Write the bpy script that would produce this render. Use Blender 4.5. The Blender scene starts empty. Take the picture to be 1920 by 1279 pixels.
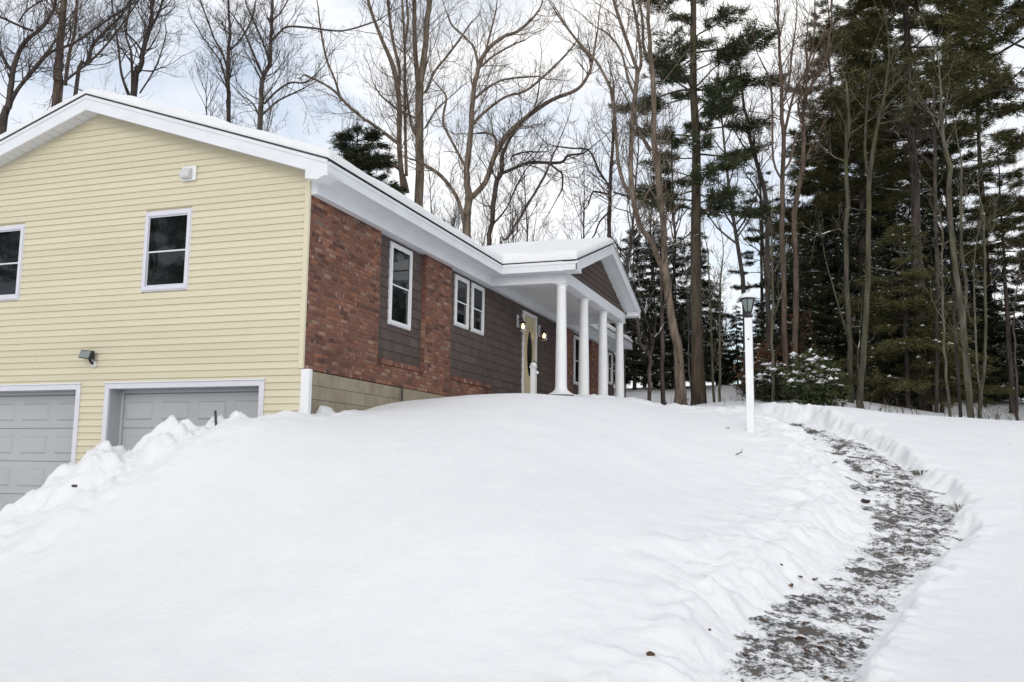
import bpy, bmesh, math, random
import numpy as np
from mathutils import Matrix, Vector

R_ = math.radians
rng = np.random.default_rng(11)
random.seed(5)
sc = bpy.context.scene

# ------------------------------------------------------------------ camera
CAM = np.array([-11.497, -7.205, -1.360])
YAW, PIT, ROL, FPX = R_(19.42), R_(7.684), R_(0.673), 1756.4
_F = np.array([math.cos(PIT)*math.cos(YAW), math.cos(PIT)*math.sin(YAW), math.sin(PIT)])
_R0 = np.array([math.sin(YAW), -math.cos(YAW), 0.0]); _U0 = np.cross(_R0, _F)
_R = _R0*math.cos(ROL)+_U0*math.sin(ROL); _U = -_R0*math.sin(ROL)+_U0*math.cos(ROL)
cam_d = bpy.data.cameras.new('camera'); cam = bpy.data.objects.new('camera', cam_d)
sc.collection.objects.link(cam); sc.camera = cam
m = Matrix.Identity(4)
for i in range(3):
    m[i][0], m[i][1], m[i][2], m[i][3] = _R[i], _U[i], -_F[i], CAM[i]
cam.matrix_world = m
cam_d.sensor_width = 36.0; cam_d.lens = 36.0*FPX/1920.0
cam_d.clip_start = 0.05; cam_d.clip_end = 2000

# ------------------------------------------------------------------ light
SUN_EL, SUN_AZ = 17.0, 192.0          # degrees; azimuth counted from +X towards +Y, where the sun stands
sun_d = bpy.data.lights.new('sun', 'SUN'); sun_d.energy = 0.95; sun_d.angle = R_(35); sun_d.color = (1.0, .965, .91)
sun = bpy.data.objects.new('sun', sun_d); sc.collection.objects.link(sun)
_d = Vector((math.cos(R_(SUN_EL))*math.cos(R_(SUN_AZ)), math.cos(R_(SUN_EL))*math.sin(R_(SUN_AZ)), math.sin(R_(SUN_EL))))
sun.rotation_euler = _d.to_track_quat('Z', 'Y').to_euler()

world = bpy.data.worlds.new('World'); sc.world = world; world.use_nodes = True
nt = world.node_tree; nt.nodes.clear()
def wn(t, **k):
    n = nt.nodes.new(t)
    for a, b in k.items(): setattr(n, a, b)
    return n
sky = wn('ShaderNodeTexSky', sky_type='NISHITA'); sky.sun_disc = False
sky.sun_elevation = R_(SUN_EL); sky.sun_rotation = R_(90-SUN_AZ); sky.altitude = 200; sky.dust_density = 1.0
bg1 = wn('ShaderNodeBackground'); bg1.inputs['Strength'].default_value = 0.15
bg2 = wn('ShaderNodeBackground'); bg2.inputs['Strength'].default_value = .93
tc = wn('ShaderNodeTexCoord'); mp = wn('ShaderNodeMapping'); mp.inputs['Scale'].default_value = (1.0, 1.0, 2.2); mp.inputs['Location'].default_value = (3.1, 1.7, .4)
nz = wn('ShaderNodeTexNoise'); nz.inputs['Scale'].default_value = 3.2; nz.inputs['Detail'].default_value = 7; nz.inputs['Roughness'].default_value = .58
nz.inputs['Distortion'].default_value = .4
rp = wn('ShaderNodeValToRGB'); rp.color_ramp.elements[0].position = .34; rp.color_ramp.elements[1].position = .52
rp.color_ramp.elements[0].color = (.42, .42, .42, 1)
nz2 = wn('ShaderNodeTexNoise'); nz2.inputs['Scale'].default_value = 2.3; nz2.inputs['Detail'].default_value = 6
rp2 = wn('ShaderNodeValToRGB'); rp2.color_ramp.elements[0].position = .35; rp2.color_ramp.elements[1].position = .62
rp2.color_ramp.elements[0].color = (.81, .865, .965, 1); rp2.color_ramp.elements[1].color = (1.09, 1.085, 1.075, 1)
mix = wn('ShaderNodeMixShader'); out = wn('ShaderNodeOutputWorld')
L = nt.links.new
L(tc.outputs['Generated'], mp.inputs['Vector']); L(mp.outputs[0], nz.inputs['Vector']); L(nz.outputs['Fac'], rp.inputs[0])
L(mp.outputs[0], nz2.inputs['Vector']); L(nz2.outputs['Fac'], rp2.inputs[0]); L(rp2.outputs[0], bg2.inputs['Color'])
L(sky.outputs[0], bg1.inputs['Color']); L(rp.outputs[0], mix.inputs[0]); L(bg1.outputs[0], mix.inputs[1]); L(bg2.outputs[0], mix.inputs[2])
L(mix.outputs[0], out.inputs['Surface'])

sc.view_settings.view_transform = 'Standard'; sc.view_settings.look = 'None'
sc.view_settings.exposure = 0.15; sc.view_settings.gamma = 1.0; sc.view_settings.use_curve_mapping = False
sc.render.engine = 'CYCLES'
sc.cycles.max_bounces = 6; sc.cycles.diffuse_bounces = 3; sc.cycles.glossy_bounces = 3; sc.cycles.transmission_bounces = 4
sc.cycles.transparent_max_bounces = 8; sc.cycles.use_denoising = True; sc.cycles.caustics_reflective = False; sc.cycles.caustics_refractive = False

# ------------------------------------------------------------------ places: a survey of the photograph (pixel of the 1920 px photograph + metres away -> point)
def at(u, v, D):
    return CAM + D*(_F + (u-960)/FPX*_R - (v-639.5)/FPX*_U)
#TERRAIN-BEGIN
def _hash(ix, iy, s):
    h = (ix.astype(np.int64)*374761393 + iy.astype(np.int64)*668265263 + s*982451653) & 0xffffffff
    h = ((h ^ (h >> 13))*1274126177) & 0xffffffff
    return ((h ^ (h >> 16)) & 0xffff)/65535.0
def vnoise(x, y, s=0):
    x = np.asarray(x, float); y = np.asarray(y, float)
    ix = np.floor(x); iy = np.floor(y); fx = x-ix; fy = y-iy
    fx = fx*fx*fx*(fx*(fx*6-15)+10); fy = fy*fy*fy*(fy*(fy*6-15)+10)
    a = _hash(ix, iy, s); b = _hash(ix+1, iy, s); c = _hash(ix, iy+1, s); d = _hash(ix+1, iy+1, s)
    return (a*(1-fx)+b*fx)*(1-fy)+(c*(1-fx)+d*fx)*fy - .5
def fbm(x, y, o=4, s=0, g=.5):
    t = 0; a = 1.0; f = 1.0
    for k in range(o):
        t = t + a*vnoise(x*f + 13.7*k, y*f - 7.1*k, s+k); a *= g; f *= 2.03
    return t
def sstep(a, b, x):
    t = np.clip((x-a)/(b-a), 0, 1); return t*t*(3-2*t)

CTRL = [tuple(at(*c)) for c in [
 (0,1279,6.5),(500,1279,6.4),(960,1279,6.2),(1400,1279,6.0),(1900,1279,5.8),(0,1100,9),
 (-100,1000,11.9),(0,968,11.9),(85,932,11.9),(125,893,11.9),(150,862,11.9),(165,843,11.9),(250,836,11.9),(300,811,11.9),(370,799,11.9),(440,779,12),(495,776,12.1),(575,787,12.4),(200,1000,9.6),(400,1000,9.1),(600,900,10),(960,1000,8.3),
 (960,850,11),(960,780,13),(960,737,15.5),(1080,744,16.5),(700,900,10),(700,800,12),(1408,812,14),(1408,900,11.5),(1250,764,17),
 (1400,769,18),(1530,768,17.5),(1700,794,16),(1850,806,15),(1920,806,15),(1800,900,12),(1800,1000,10),(1900,1100,8.2),
 (1700,1200,6.9),(1300,1100,7.8),(1200,1000,8.8),(1300,950,10),(1560,870,12.6),(1820,792,24),(1310,757,30),(1600,750,28),(1700,775,26),(1100,755,24),(1330,742,38),(1200,740,38),(1560,742,36),(1720,762,34),(1880,776,32)]]
CTRL += [(-11.5,-7.2,-2.95),(-16,-7,-3.1),(-14,-14,-3.0),(-10,-14,-2.75),(-14,2,-2.9),(-9,3,-2.75),(-5,-16,-2.0),(4,-16,-.9),
 (1.5,0,-.52),(3.2,0,-.26),(5.2,0,-.10),(7.5,0,.14),(8,-2.4,.10),(7,-1,.12),(9.5,-3.2,.02),(13,-3,.05),(17,-1,.1),(21,1,.25),(24,-6,.15),
 (10,12,.6),(0,14,-1.2),(25,12,1.3),(45,0,2.2),(45,20,2.6),(40,-20,1.2),(20,-25,.2),(60,10,3.2),(60,-15,2.6),(30,35,2.0),(-20,20,-2.2),(-20,-20,-3),(0,-35,-1.5)]
CTRL = np.array(CTRL)
def _phi(r2): return .5*r2*np.log(r2+1e-9)
_n = len(CTRL); _A = np.zeros((_n+3, _n+3)); _b = np.zeros(_n+3)
_d2 = ((CTRL[:, None, :2]-CTRL[None, :, :2])**2).sum(-1)
_A[:_n, :_n] = _phi(_d2)+np.eye(_n)*.35; _A[:_n, _n] = 1; _A[:_n, _n+1:] = CTRL[:, :2]; _A[_n:, :_n] = _A[:_n, _n:].T; _b[:_n] = CTRL[:, 2]
_W = np.linalg.solve(_A, _b)
def lawn(x, y):
    x = np.asarray(x, float); y = np.asarray(y, float)
    cx = np.clip(x, -22, 62); cy = np.clip(y, -36, 36)
    z = _W[_n]+_W[_n+1]*cx+_W[_n+2]*cy
    for i in range(_n): z = z+_W[i]*_phi((cx-CTRL[i,0])**2+(cy-CTRL[i,1])**2)
    far = np.hypot(x-cx, y-cy)
    return z+far*.02

# edge of the ploughed driveway in front of the garage doors: everything beyond it is cleared down to the apron
def drive_mask(x, y):
    # crest line as x over y
    ex = np.interp(y, [-5, .08, .5, 1.3, 2, 3, 4, 6, 8, 12], [5, .5, -.85, -1.25, -1.5, -1.75, -2.3, -4, -6.5, -12])
    return sstep(-.05, .75, x-ex-.12*vnoise(x*2.1, y*2.1, 91))*sstep(.02, .30, y)*sstep(4.0, 1.5, x)
#TERRAIN-END

# ------------------------------------------------------------------ mesh helpers
COL = sc.collection
class MB:
    def __init__(self): self.v = []; self.f = []
    def add(self, vs, fs):
        o = len(self.v); self.v.extend([tuple(map(float, p)) for p in vs]); self.f.extend([tuple(i+o for i in q) for q in fs]); return self
    def box(self, x0, x1, y0, y1, z0, z1):
        return self.add([(x0,y0,z0),(x1,y0,z0),(x1,y1,z0),(x0,y1,z0),(x0,y0,z1),(x1,y0,z1),(x1,y1,z1),(x0,y1,z1)],
                        [(0,3,2,1),(4,5,6,7),(0,1,5,4),(1,2,6,5),(2,3,7,6),(3,0,4,7)])
    def hexa(self, a, b):            # two quads, b the far one
        return self.add(list(a)+list(b), [(3,2,1,0),(4,5,6,7),(0,1,5,4),(1,2,6,5),(2,3,7,6),(3,0,4,7)])
    def prism(self, poly, axis, a0, a1):   # poly in the two other axes (cyclic order), extruded along axis
        def P(p, a):
            return {0:(a,p[0],p[1]), 1:(p[0],a,p[1]), 2:(p[0],p[1],a)}[axis]
        n = len(poly)
        return self.add([P(p,a0) for p in poly]+[P(p,a1) for p in poly],
                        [tuple(range(n-1,-1,-1)), tuple(range(n,2*n))]+[(i,(i+1)%n,(i+1)%n+n,i+n) for i in range(n)])
    def lathe(self, prof, c, n=24, cap=True):
        vs = []; fs = []
        for r, z in prof:
            for k in range(n):
                a = 2*math.pi*k/n; vs.append((c[0]+r*math.cos(a), c[1]+r*math.sin(a), c[2]+z))
        for j in range(len(prof)-1):
            for k in range(n): fs.append((j*n+k, j*n+(k+1)%n, (j+1)*n+(k+1)%n, (j+1)*n+k))
        if cap: fs.append(tuple(range(n-1,-1,-1))); fs.append(tuple((len(prof)-1)*n+k for k in range(n)))
        return self.add(vs, fs)
    def tube(self, pts, rads, n=5, cap=True):
        pts = [np.asarray(p, float) for p in pts]; m_ = len(pts)
        o = len(self.v); up = None
        for i in range(m_):
            t = pts[min(i+1, m_-1)]-pts[max(i-1, 0)]; t = t/(np.linalg.norm(t)+1e-9)
            if up is None:
                up = np.array([1.0,0,0]) if abs(t[0]) < .8 else np.array([0,1.0,0])
            up = up-t*(up@t); up = up/(np.linalg.norm(up)+1e-9); sd = np.cross(t, up)
            for k in range(n):
                a = 2*math.pi*k/n; p = pts[i]+rads[i]*(math.cos(a)*up+math.sin(a)*sd); self.v.append((p[0],p[1],p[2]))
        for i in range(m_-1):
            for k in range(n): self.f.append((o+i*n+k, o+i*n+(k+1)%n, o+(i+1)*n+(k+1)%n, o+(i+1)*n+k))
        if cap: self.f.append(tuple(o+k for k in range(n-1,-1,-1))); self.f.append(tuple(o+(m_-1)*n+k for k in range(n)))
        return self
    def mesh(self, name, mat, smooth=False, org=(0,0,0)):
        me = bpy.data.meshes.new(name)
        v = np.array(self.v, float)-np.array(org, float)[None] if self.v else np.zeros((0,3))
        me.from_pydata(v.tolist(), [], self.f); me.materials.append(mat)
        if smooth: me.polygons.foreach_set('use_smooth', [True]*len(me.polygons))
        me.update(); return me
    def build(self, name, mat, parent=None, smooth=False, org=(0,0,0), bevel=0.0):
        o = bpy.data.objects.new(name, self.mesh(name, mat, smooth, org)); COL.objects.link(o)
        if parent is not None: o.parent = parent
        else: o.location = org
        if bevel:
            b = o.modifiers.new('bevel', 'BEVEL'); b.width = bevel; b.segments = 2; b.limit_method = 'ANGLE'
        return o
def tri_mesh(name, V, mat, tris=None):       # V: (N,3,3) loose triangles
    me = bpy.data.meshes.new(name); n = len(V)
    me.vertices.add(n*3); me.vertices.foreach_set('co', np.ascontiguousarray(V, dtype=np.float32).ravel())
    me.loops.add(n*3); me.loops.foreach_set('vertex_index', np.arange(n*3, dtype=np.int32))
    me.polygons.add(n); me.polygons.foreach_set('loop_start', np.arange(0, n*3, 3, dtype=np.int32))
    me.materials.append(mat); me.update(calc_edges=True); return me
def link(name, me, parent=None, loc=(0,0,0)):
    o = bpy.data.objects.new(name, me); COL.objects.link(o); o.parent = parent; o.location = loc; return o
def tag(o, label=None, cat=None, group=None, kind=None):
    if label: o['label'] = label
    if cat: o['category'] = cat
    if group: o['group'] = group
    if kind: o['kind'] = kind
    return o
def thing(name, label, cat, loc=(0,0,0), group=None):
    o = bpy.data.objects.new(name, None); COL.objects.link(o); o.location = [float(c) for c in loc]; o.empty_display_size = .2
    return tag(o, label, cat, group)

# ------------------------------------------------------------------ materials
class NB:
    def __init__(self, name):
        self.m = bpy.data.materials.new(name); self.m.use_nodes = True; self.t = self.m.node_tree
        self.p = self.t.nodes['Principled BSDF']
    def n(self, t, **k):
        x = self.t.nodes.new(t)
        for a, b in k.items(): setattr(x, a, b)
        return x
    def l(self, a, b): self.t.links.new(a, b)
    def noise(self, scale, detail=4, rough=.55, coord='Object', stretch=None):
        tc = self.n('ShaderNodeTexCoord'); z = self.n('ShaderNodeTexNoise')
        z.inputs['Scale'].default_value = scale; z.inputs['Detail'].default_value = detail; z.inputs['Roughness'].default_value = rough
        if stretch:
            mp = self.n('ShaderNodeMapping'); mp.inputs['Scale'].default_value = stretch
            self.l(tc.outputs[coord], mp.inputs[0]); self.l(mp.outputs[0], z.inputs['Vector'])
        else: self.l(tc.outputs[coord], z.inputs['Vector'])
        return z.outputs['Fac']
    def ramp(self, fac, stops):
        r = self.n('ShaderNodeValToRGB'); e = r.color_ramp.elements
        while len(e) < len(stops): e.new(.5)
        for q, (p, c) in zip(e, stops): q.position = p; q.color = (*c, 1) if len(c) == 3 else c
        self.l(fac, r.inputs[0]); return r.outputs[0]
    def mixc(self, fac, a, b, mode='MIX'):
        x = self.n('ShaderNodeMix', data_type='RGBA', blend_type=mode)
        for s, v in ((x.inputs[0], fac), (x.inputs[6], a), (x.inputs[7], b)):
            if isinstance(v, (int, float)): s.default_value = v
            elif isinstance(v, tuple): s.default_value = (*v, 1)
            else: self.l(v, s)
        return x.outputs[2]
    def math(self, op, a, b=None):
        x = self.n('ShaderNodeMath', operation=op)
        for s, v in ((x.inputs[0], a), (x.inputs[1], b)):
            if v is None: continue
            if isinstance(v, (int, float)): s.default_value = v
            else: self.l(v, s)
        return x.outputs[0]
    def bump(self, h, strength=.3, dist=.02):
        b = self.n('ShaderNodeBump'); b.inputs['Strength'].default_value = strength; b.inputs['Distance'].default_value = dist
        self.l(h, b.inputs['Height']); self.l(b.outputs[0], self.p.inputs['Normal'])
    def col(self, c):
        if isinstance(c, tuple): self.p.inputs['Base Color'].default_value = (*c, 1)
        else: self.l(c, self.p.inputs['Base Color'])
    def rough(self, r, spec=None):
        self.p.inputs['Roughness'].default_value = r
        if spec is not None: self.p.inputs['Specular IOR Level'].default_value = spec
def paint(name, c, var=.06, rough=.5, scale=3.0, spec=.4, bump=0.0, dirt=None):
    b = NB(name); f = b.noise(scale, 5)
    lo = tuple(x*(1-var) for x in c); hi = tuple(min(1, x*(1+var*.6)) for x in c)
    k = b.ramp(f, [(.3, lo), (.7, hi)])
    if dirt:
        k = b.mixc(b.ramp(b.noise(9, 6, .7), [(.55, (0,0,0)), (.8, (.5,.5,.5))]), k, dirt)
    b.col(k); b.rough(rough, spec)
    if bump: b.bump(b.noise(60, 3), bump, .004)
    return b.m
def rnd(b):
    oi = b.n('ShaderNodeObjectInfo'); g = b.n('ShaderNodeNewGeometry')
    return b.math('FRACT', b.math('ADD', oi.outputs['Random'], g.outputs['Random Per Island']))

def make_mats():
    M = {}
    b = NB('yellow_vinyl'); oi = b.n('ShaderNodeObjectInfo')
    c = b.mixc(oi.outputs['Random'], (.635,.582,.432), (.69,.632,.468)); c = b.mixc(b.ramp(b.noise(.9, 6, .65, 'Object', (1,.5,1.6)), [(.5, (0,0,0)), (.8, (.35,.35,.35))]), c, (.56,.50,.37))
    b.col(c); b.rough(.45, .35); b.bump(b.noise(5, 3, .5, 'Object', (1,.25,2)), .12, .02); M['vinyl'] = b.m
    M['white'] = paint('white_trim', (.76, .78, .81), .05, .45, 2.5, .35)
    M['white2'] = paint('white_paint', (.80, .81, .82), .05, .4, 4, .4)
    M['soffit'] = paint('soffit_vinyl', (.72, .72, .73), .04, .55, 3, .3)
    M['frame'] = paint('window_frame', (.68, .68, .74), .04, .4, 5, .4)
    M['grey_door'] = paint('grey_steel_door', (.435, .448, .465), .05, .4, 1.2, .4, .03)
    M['cream'] = paint('cream_door', (.62, .53, .33), .04, .4, 3, .4)
    M['black'] = paint('black_metal', (.012, .012, .013), .1, .4, 6, .5)
    M['asphalt_shingle'] = paint('roof_shingle', (.045, .046, .05), .25, .9, 20, .2)
    M['concrete'] = paint('porch_concrete', (.22, .225, .205), .15, .85, 5, .2, .2)
    M['interior'] = paint('dark_interior', (.03, .03, .03), .1, .9, 3, .1)
    M['grille'] = paint('grey_plastic', (.62, .62, .62), .05, .5, 4, .3)
    b = NB('window_glass'); f = b.noise(2.6, 3, .6)
    b.col(b.ramp(f, [(.35, (.004,.005,.005)), (.7, (.016,.019,.020))])); b.rough(.04, .5)
    b.bump(b.noise(3.5, 2), .04, .03); M['glass'] = b.m
    b = NB('clear_glass'); b.p.inputs['Transmission Weight'].default_value = 1.0; b.col((.95,.95,.93)); b.rough(.04); M['clear'] = b.m
    b = NB('frosted_glass'); b.col((.20,.235,.225)); b.rough(.2, .5); M['frost'] = b.m
    b = NB('lit_bulb'); b.p.inputs['Emission Color'].default_value = (1,.58,.22,1); b.p.inputs['Emission Strength'].default_value = 7; b.col((1,.8,.5)); M['bulb'] = b.m
    # brick
    b = NB('red_brick'); r = rnd(b)
    c = b.ramp(r, [(0, (.085,.040,.032)), (.14, (.18,.074,.052)), (.34, (.265,.108,.070)), (.5, (.20,.096,.070)), (.64, (.35,.150,.082)), (.76, (.125,.066,.052)), (.86, (.29,.128,.084)), (.95, (.38,.24,.17)), (1.0, (.16,.078,.058))])
    n1 = b.noise(9, 6, .65, 'Object'); c = b.mixc(b.ramp(n1, [(.35, (0,0,0)), (.75, (.5,.5,.5))]), c, (.13,.08,.068))
    ge = b.n('ShaderNodeNewGeometry'); nz = b.n('ShaderNodeTexNoise'); nz.inputs['Scale'].default_value = 13; nz.inputs['Detail'].default_value = 5
    b.l(ge.outputs['Position'], nz.inputs['Vector'])
    c = b.mixc(b.ramp(nz.outputs['Fac'], [(.62, (0,0,0)), (.70, (.75,.75,.75))]), c, (.50,.42,.37))
    nl = b.n('ShaderNodeTexNoise'); nl.inputs['Scale'].default_value = 1.6; nl.inputs['Detail'].default_value = 3; b.l(ge.outputs['Position'], nl.inputs['Vector'])
    c = b.mixc(b.ramp(nl.outputs['Fac'], [(.42, (0,0,0)), (.72, (.35,.35,.35))]), c, (.095,.052,.04))
    b.col(c); b.rough(.92, .2); b.bump(n1, .6, .006); M['brick'] = b.m
    M['mortar'] = paint('mortar', (.19, .145, .125), .25, .95, 14, .1, .3)
    # cement block
    b = NB('cement_block'); r = rnd(b); n1 = b.noise(4, 6, .65)
    c = b.mixc(n1, b.ramp(r, [(0, (.325,.285,.215)), (1, (.415,.37,.285))]), (.285,.245,.18)); c = b.mixc(b.ramp(b.noise(1.7, 6, .7), [(.45, (0,0,0)), (.75, (.7,.7,.7))]), c, (.17,.135,.09)); b.col(c); b.rough(.95, .15); b.bump(b.noise(40, 4), .5, .006); M['block'] = b.m
    M['parge'] = paint('parged_concrete', (.315,.27,.20), .15, .95, 3, .15, .3, (.15,.12,.08))
    # brown shingle siding
    b = NB('brown_shingle'); r = rnd(b); n1 = b.noise(7, 6, .6, 'Object', (1.0, 1.0, .18))
    c = b.ramp(r, [(0, (.092,.069,.062)), (.5, (.110,.083,.074)), (1, (.126,.097,.086))]); c = b.mixc(b.ramp(n1, [(.35, (0,0,0)), (.75, (.45,.45,.45))]), c, (.074,.055,.049))
    b.col(c); b.rough(.75, .25); b.bump(b.noise(30, 4, .6, 'Object', (1,1,.1)), .35, .004); M['shingle'] = b.m
    # snow
    b = NB('snow'); n1 = b.noise(2.2, 6, .6); n2 = b.noise(45, 4, .6); n3 = b.noise(140, 3, .7)
    c = b.ramp(n1, [(.3, (.785,.795,.808)), (.7, (.825,.830,.838))])
    # trodden slush on the path: wet grit shows through in streaks where the snow was walked thin ("tread")
    s1 = b.noise(2.4, 5, .62, 'Object', (2.2,1.0,1.0)); s2 = b.noise(26, 6, .75, 'Object', (1.7,1.0,1.0)); s4 = b.noise(7.5, 5, .7, 'Object', (2.1,1.0,1.0))
    at_ = b.n('ShaderNodeAttribute', attribute_name='tread')
    f = b.math('ADD', b.math('ADD', b.math('MULTIPLY', s1, .75), b.math('MULTIPLY', s2, .5)), b.math('MULTIPLY', s4, .6))
    f = b.math('ADD', f, b.math('MULTIPLY', b.math('SUBTRACT', at_.outputs['Fac'], 1.0), .6))
    g = b.ramp(f, [(.86, (0,0,0)), (.93, (.35,.35,.35)), (.975, (.95,.95,.95))])
    c = b.mixc(g, c, b.ramp(s2, [(.34, (.030,.031,.034)), (.47, (.085,.062,.046)), (.55, (.042,.041,.042)), (.64, (.16,.15,.145)), (.72, (.5,.5,.51))]))
    b.col(c); b.rough(.75, .2)
    b.bump(b.math('ADD', b.math('ADD', b.math('MULTIPLY', n1, 2.0), b.math('MULTIPLY', n2, .35)), b.math('MULTIPLY', n3, .12)), .5, .03)
    M['snow'] = b.m
    # wet path
    b = NB('wet_path'); n1 = b.noise(5, 7, .65); n2 = b.noise(22, 5, .7)
    c = b.ramp(n1, [(.3, (.022,.024,.028)), (.5, (.042,.040,.040)), (.62, (.085,.058,.042)), (.75, (.035,.034,.028))])
    c = b.mixc(b.ramp(n2, [(.45, (0,0,0)), (.75, (.8,.8,.8))]), c, (.14,.12,.10))
    c = b.mixc(b.ramp(b.noise(11, 8, .75), [(.46, (0,0,0)), (.56, (.9,.9,.9))]), c, (.70,.71,.73))
    b.col(c); b.rough(.6, .35); b.bump(n2, .6, .02); M['path'] = b.m
    # barks
    def bark(name, lo, hi, snow=0.0, moss=None):
        b = NB(name); n1 = b.noise(7.0, 7, .7, 'Object', (1,1,.16)); n2 = b.noise(1.1, 4, .6)
        c = b.ramp(n1, [(.36, tuple(x*.7 for x in lo)), (.5, tuple((x+y)/2 for x, y in zip(lo, hi))), (.64, tuple(min(1, y*1.12) for y in hi))])
        oi = b.n('ShaderNodeObjectInfo'); c = b.mixc(b.math('MULTIPLY', oi.outputs['Random'], .45), c, tuple(x*.55 for x in lo))
        if moss: c = b.mixc(b.ramp(n2, [(.45, (0,0,0)), (.7, (.7,.7,.7))]), c, moss)
        if snow:
            g = b.n('ShaderNodeNewGeometry'); sp = b.n('ShaderNodeSeparateXYZ'); b.l(g.outputs['Normal'], sp.inputs[0])
            f = b.math('ADD', sp.outputs['Z'], b.math('MULTIPLY', b.math('SUBTRACT', n2, .5), 1.6))
            c = b.mixc(b.ramp(f, [(1-snow, (0,0,0)), (1-snow+.12, (1,1,1))]), c, (.84,.86,.9))
        b.col(c); b.rough(.95, .1); b.bump(n1, .7, .03); return b.m
    M['bark_dark'] = bark('bark_dark', (.045,.037,.033), (.115,.095,.083), .2)
    M['bark_tan'] = bark('bark_tan', (.105,.080,.062), (.28,.225,.178), .30)
    M['bark_red'] = bark('bark_red', (.08,.058,.045), (.19,.145,.115), .15)
    M['bark_moss'] = bark('bark_moss', (.062,.055,.045), (.16,.145,.115), .2, (.085,.09,.036))
    M['bark_pine'] = bark('bark_pine', (.050,.038,.030), (.145,.115,.092), .1, (.10,.095,.05))
    M['bark_far_haze'] = bark('bark_far_haze', (.085,.072,.068), (.17,.148,.138), .12)  # bark for the far trees, paled: distance haze is put into its colour
    M['bark_snow'] = bark('bark_snow', (.05,.04,.036), (.13,.11,.10), .55)
    def needles(name, stops):
        b = NB(name); r = rnd(b); n1 = b.noise(.8, 3)
        c = b.ramp(b.math('MULTIPLY', b.math('ADD', r, n1), .5), stops); b.col(c); b.rough(.7, .15); return b.m
    M['needle'] = needles('pine_needles', [(.2, (.028,.036,.018)), (.5, (.060,.074,.036)), (.8, (.105,.118,.062))])
    M['needle_olive'] = needles('olive_needles', [(.2, (.036,.037,.014)), (.5, (.078,.076,.030)), (.8, (.14,.128,.054))])
    M['needle_dark'] = needles('hemlock_needles', [(.2, (.014,.018,.010)), (.5, (.032,.040,.020)), (.8, (.064,.072,.036))])
    M['leaf'] = needles('broad_leaves', [(.2, (.02,.03,.012)), (.5, (.05,.062,.026)), (.8, (.09,.10,.045))])
    M['rust'] = needles('rust_leaves', [(.2, (.045,.022,.013)), (.5, (.085,.042,.024)), (.8, (.13,.07,.042))])
    M['litter'] = needles('dead_leaves', [(.2, (.045,.026,.016)), (.5, (.10,.055,.030)), (.8, (.17,.10,.06))])
    M['grass'] = needles('dead_grass', [(.2, (.05,.05,.02)), (.5, (.09,.085,.035)), (.8, (.15,.13,.06))])
    M['twig'] = paint('brush_twigs', (.075,.058,.05), .3, .95, 4, .1)
    return M
M = make_mats()

# ------------------------------------------------------------------ ground
PL = [(-12.5,-6.25),(-7,-6.25),(-5.55,-6.32),(-5.1,-6.33),(-4.33,-6.36),(-3.2,-6.50),(-2.22,-6.98),(-.56,-7.34),(.69,-7.46),(1.87,-7.39),(3.14,-7.06),(4.37,-6.69),(5.2,-6.15),(6.2,-4.6),(7.2,-3.2),(8.1,-2.2)]
PR = [(-12.5,-7.15),(-7,-7.1),(-5.41,-7.09),(-4.93,-7.19),(-3.68,-7.39),(-1.66,-7.9),(.1,-8.43),(.93,-8.47),(1.97,-8.24),(2.96,-7.98),(4.02,-7.6),(4.92,-7.05),(5.8,-6.6),(7.0,-5.1),(8.2,-3.7),(9.2,-2.2)]
POLY = np.array(PL+PR[::-1])
def path_sd(x, y):           # signed distance to the shovelled path, negative inside
    x = np.asarray(x, float); y = np.asarray(y, float)
    d = np.full(x.shape, 1e9); ins = np.zeros(x.shape, bool); n = len(POLY)
    for i in range(n):
        a = POLY[i]; b = POLY[(i+1) % n]; ab = b-a
        t = np.clip(((x-a[0])*ab[0]+(y-a[1])*ab[1])/(ab@ab), 0, 1)
        d = np.minimum(d, np.hypot(x-a[0]-t*ab[0], y-a[1]-t*ab[1]))
        c = (a[1] > y) != (b[1] > y)
        with np.errstate(divide='ignore', invalid='ignore'):
            ins ^= c & (x < (b[0]-a[0])*(y-a[1])/(b[1]-a[1]+1e-12)+a[0])
    return np.where(ins, -d, d)
def pave_z(x, y): return lawn(x, y)-.15-.03*sstep(0, 3, x)
def billow(x, y, o=4, s=0): 
    t = 0; a = 1.0; f = 1.0
    for k in range(o): t = t+a*(1-2*np.abs(vnoise(x*f+5*k, y*f-3*k, s+k))*1.6); a *= .5; f *= 2.1
    return t
HY = [-.8, -.2, .2, .6, 1.0, 1.4, 1.8, 2.1, 2.4, 2.8, 3.3, 4.2]; HV = [0, .02, .02, -.07, -.04, -.04, .10, -.08, -.2, -.24, -.24, -.2]
def HEAP(y): return np.interp(y, HY, HV)
def HUMP(x, y): return .14*np.exp(-((x-6.2)**2/1.8+(y+7.1)**2/1.3))+.0*np.exp(-((x-5.4)**2/2+(y+8.6)**2/1.5))
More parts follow.
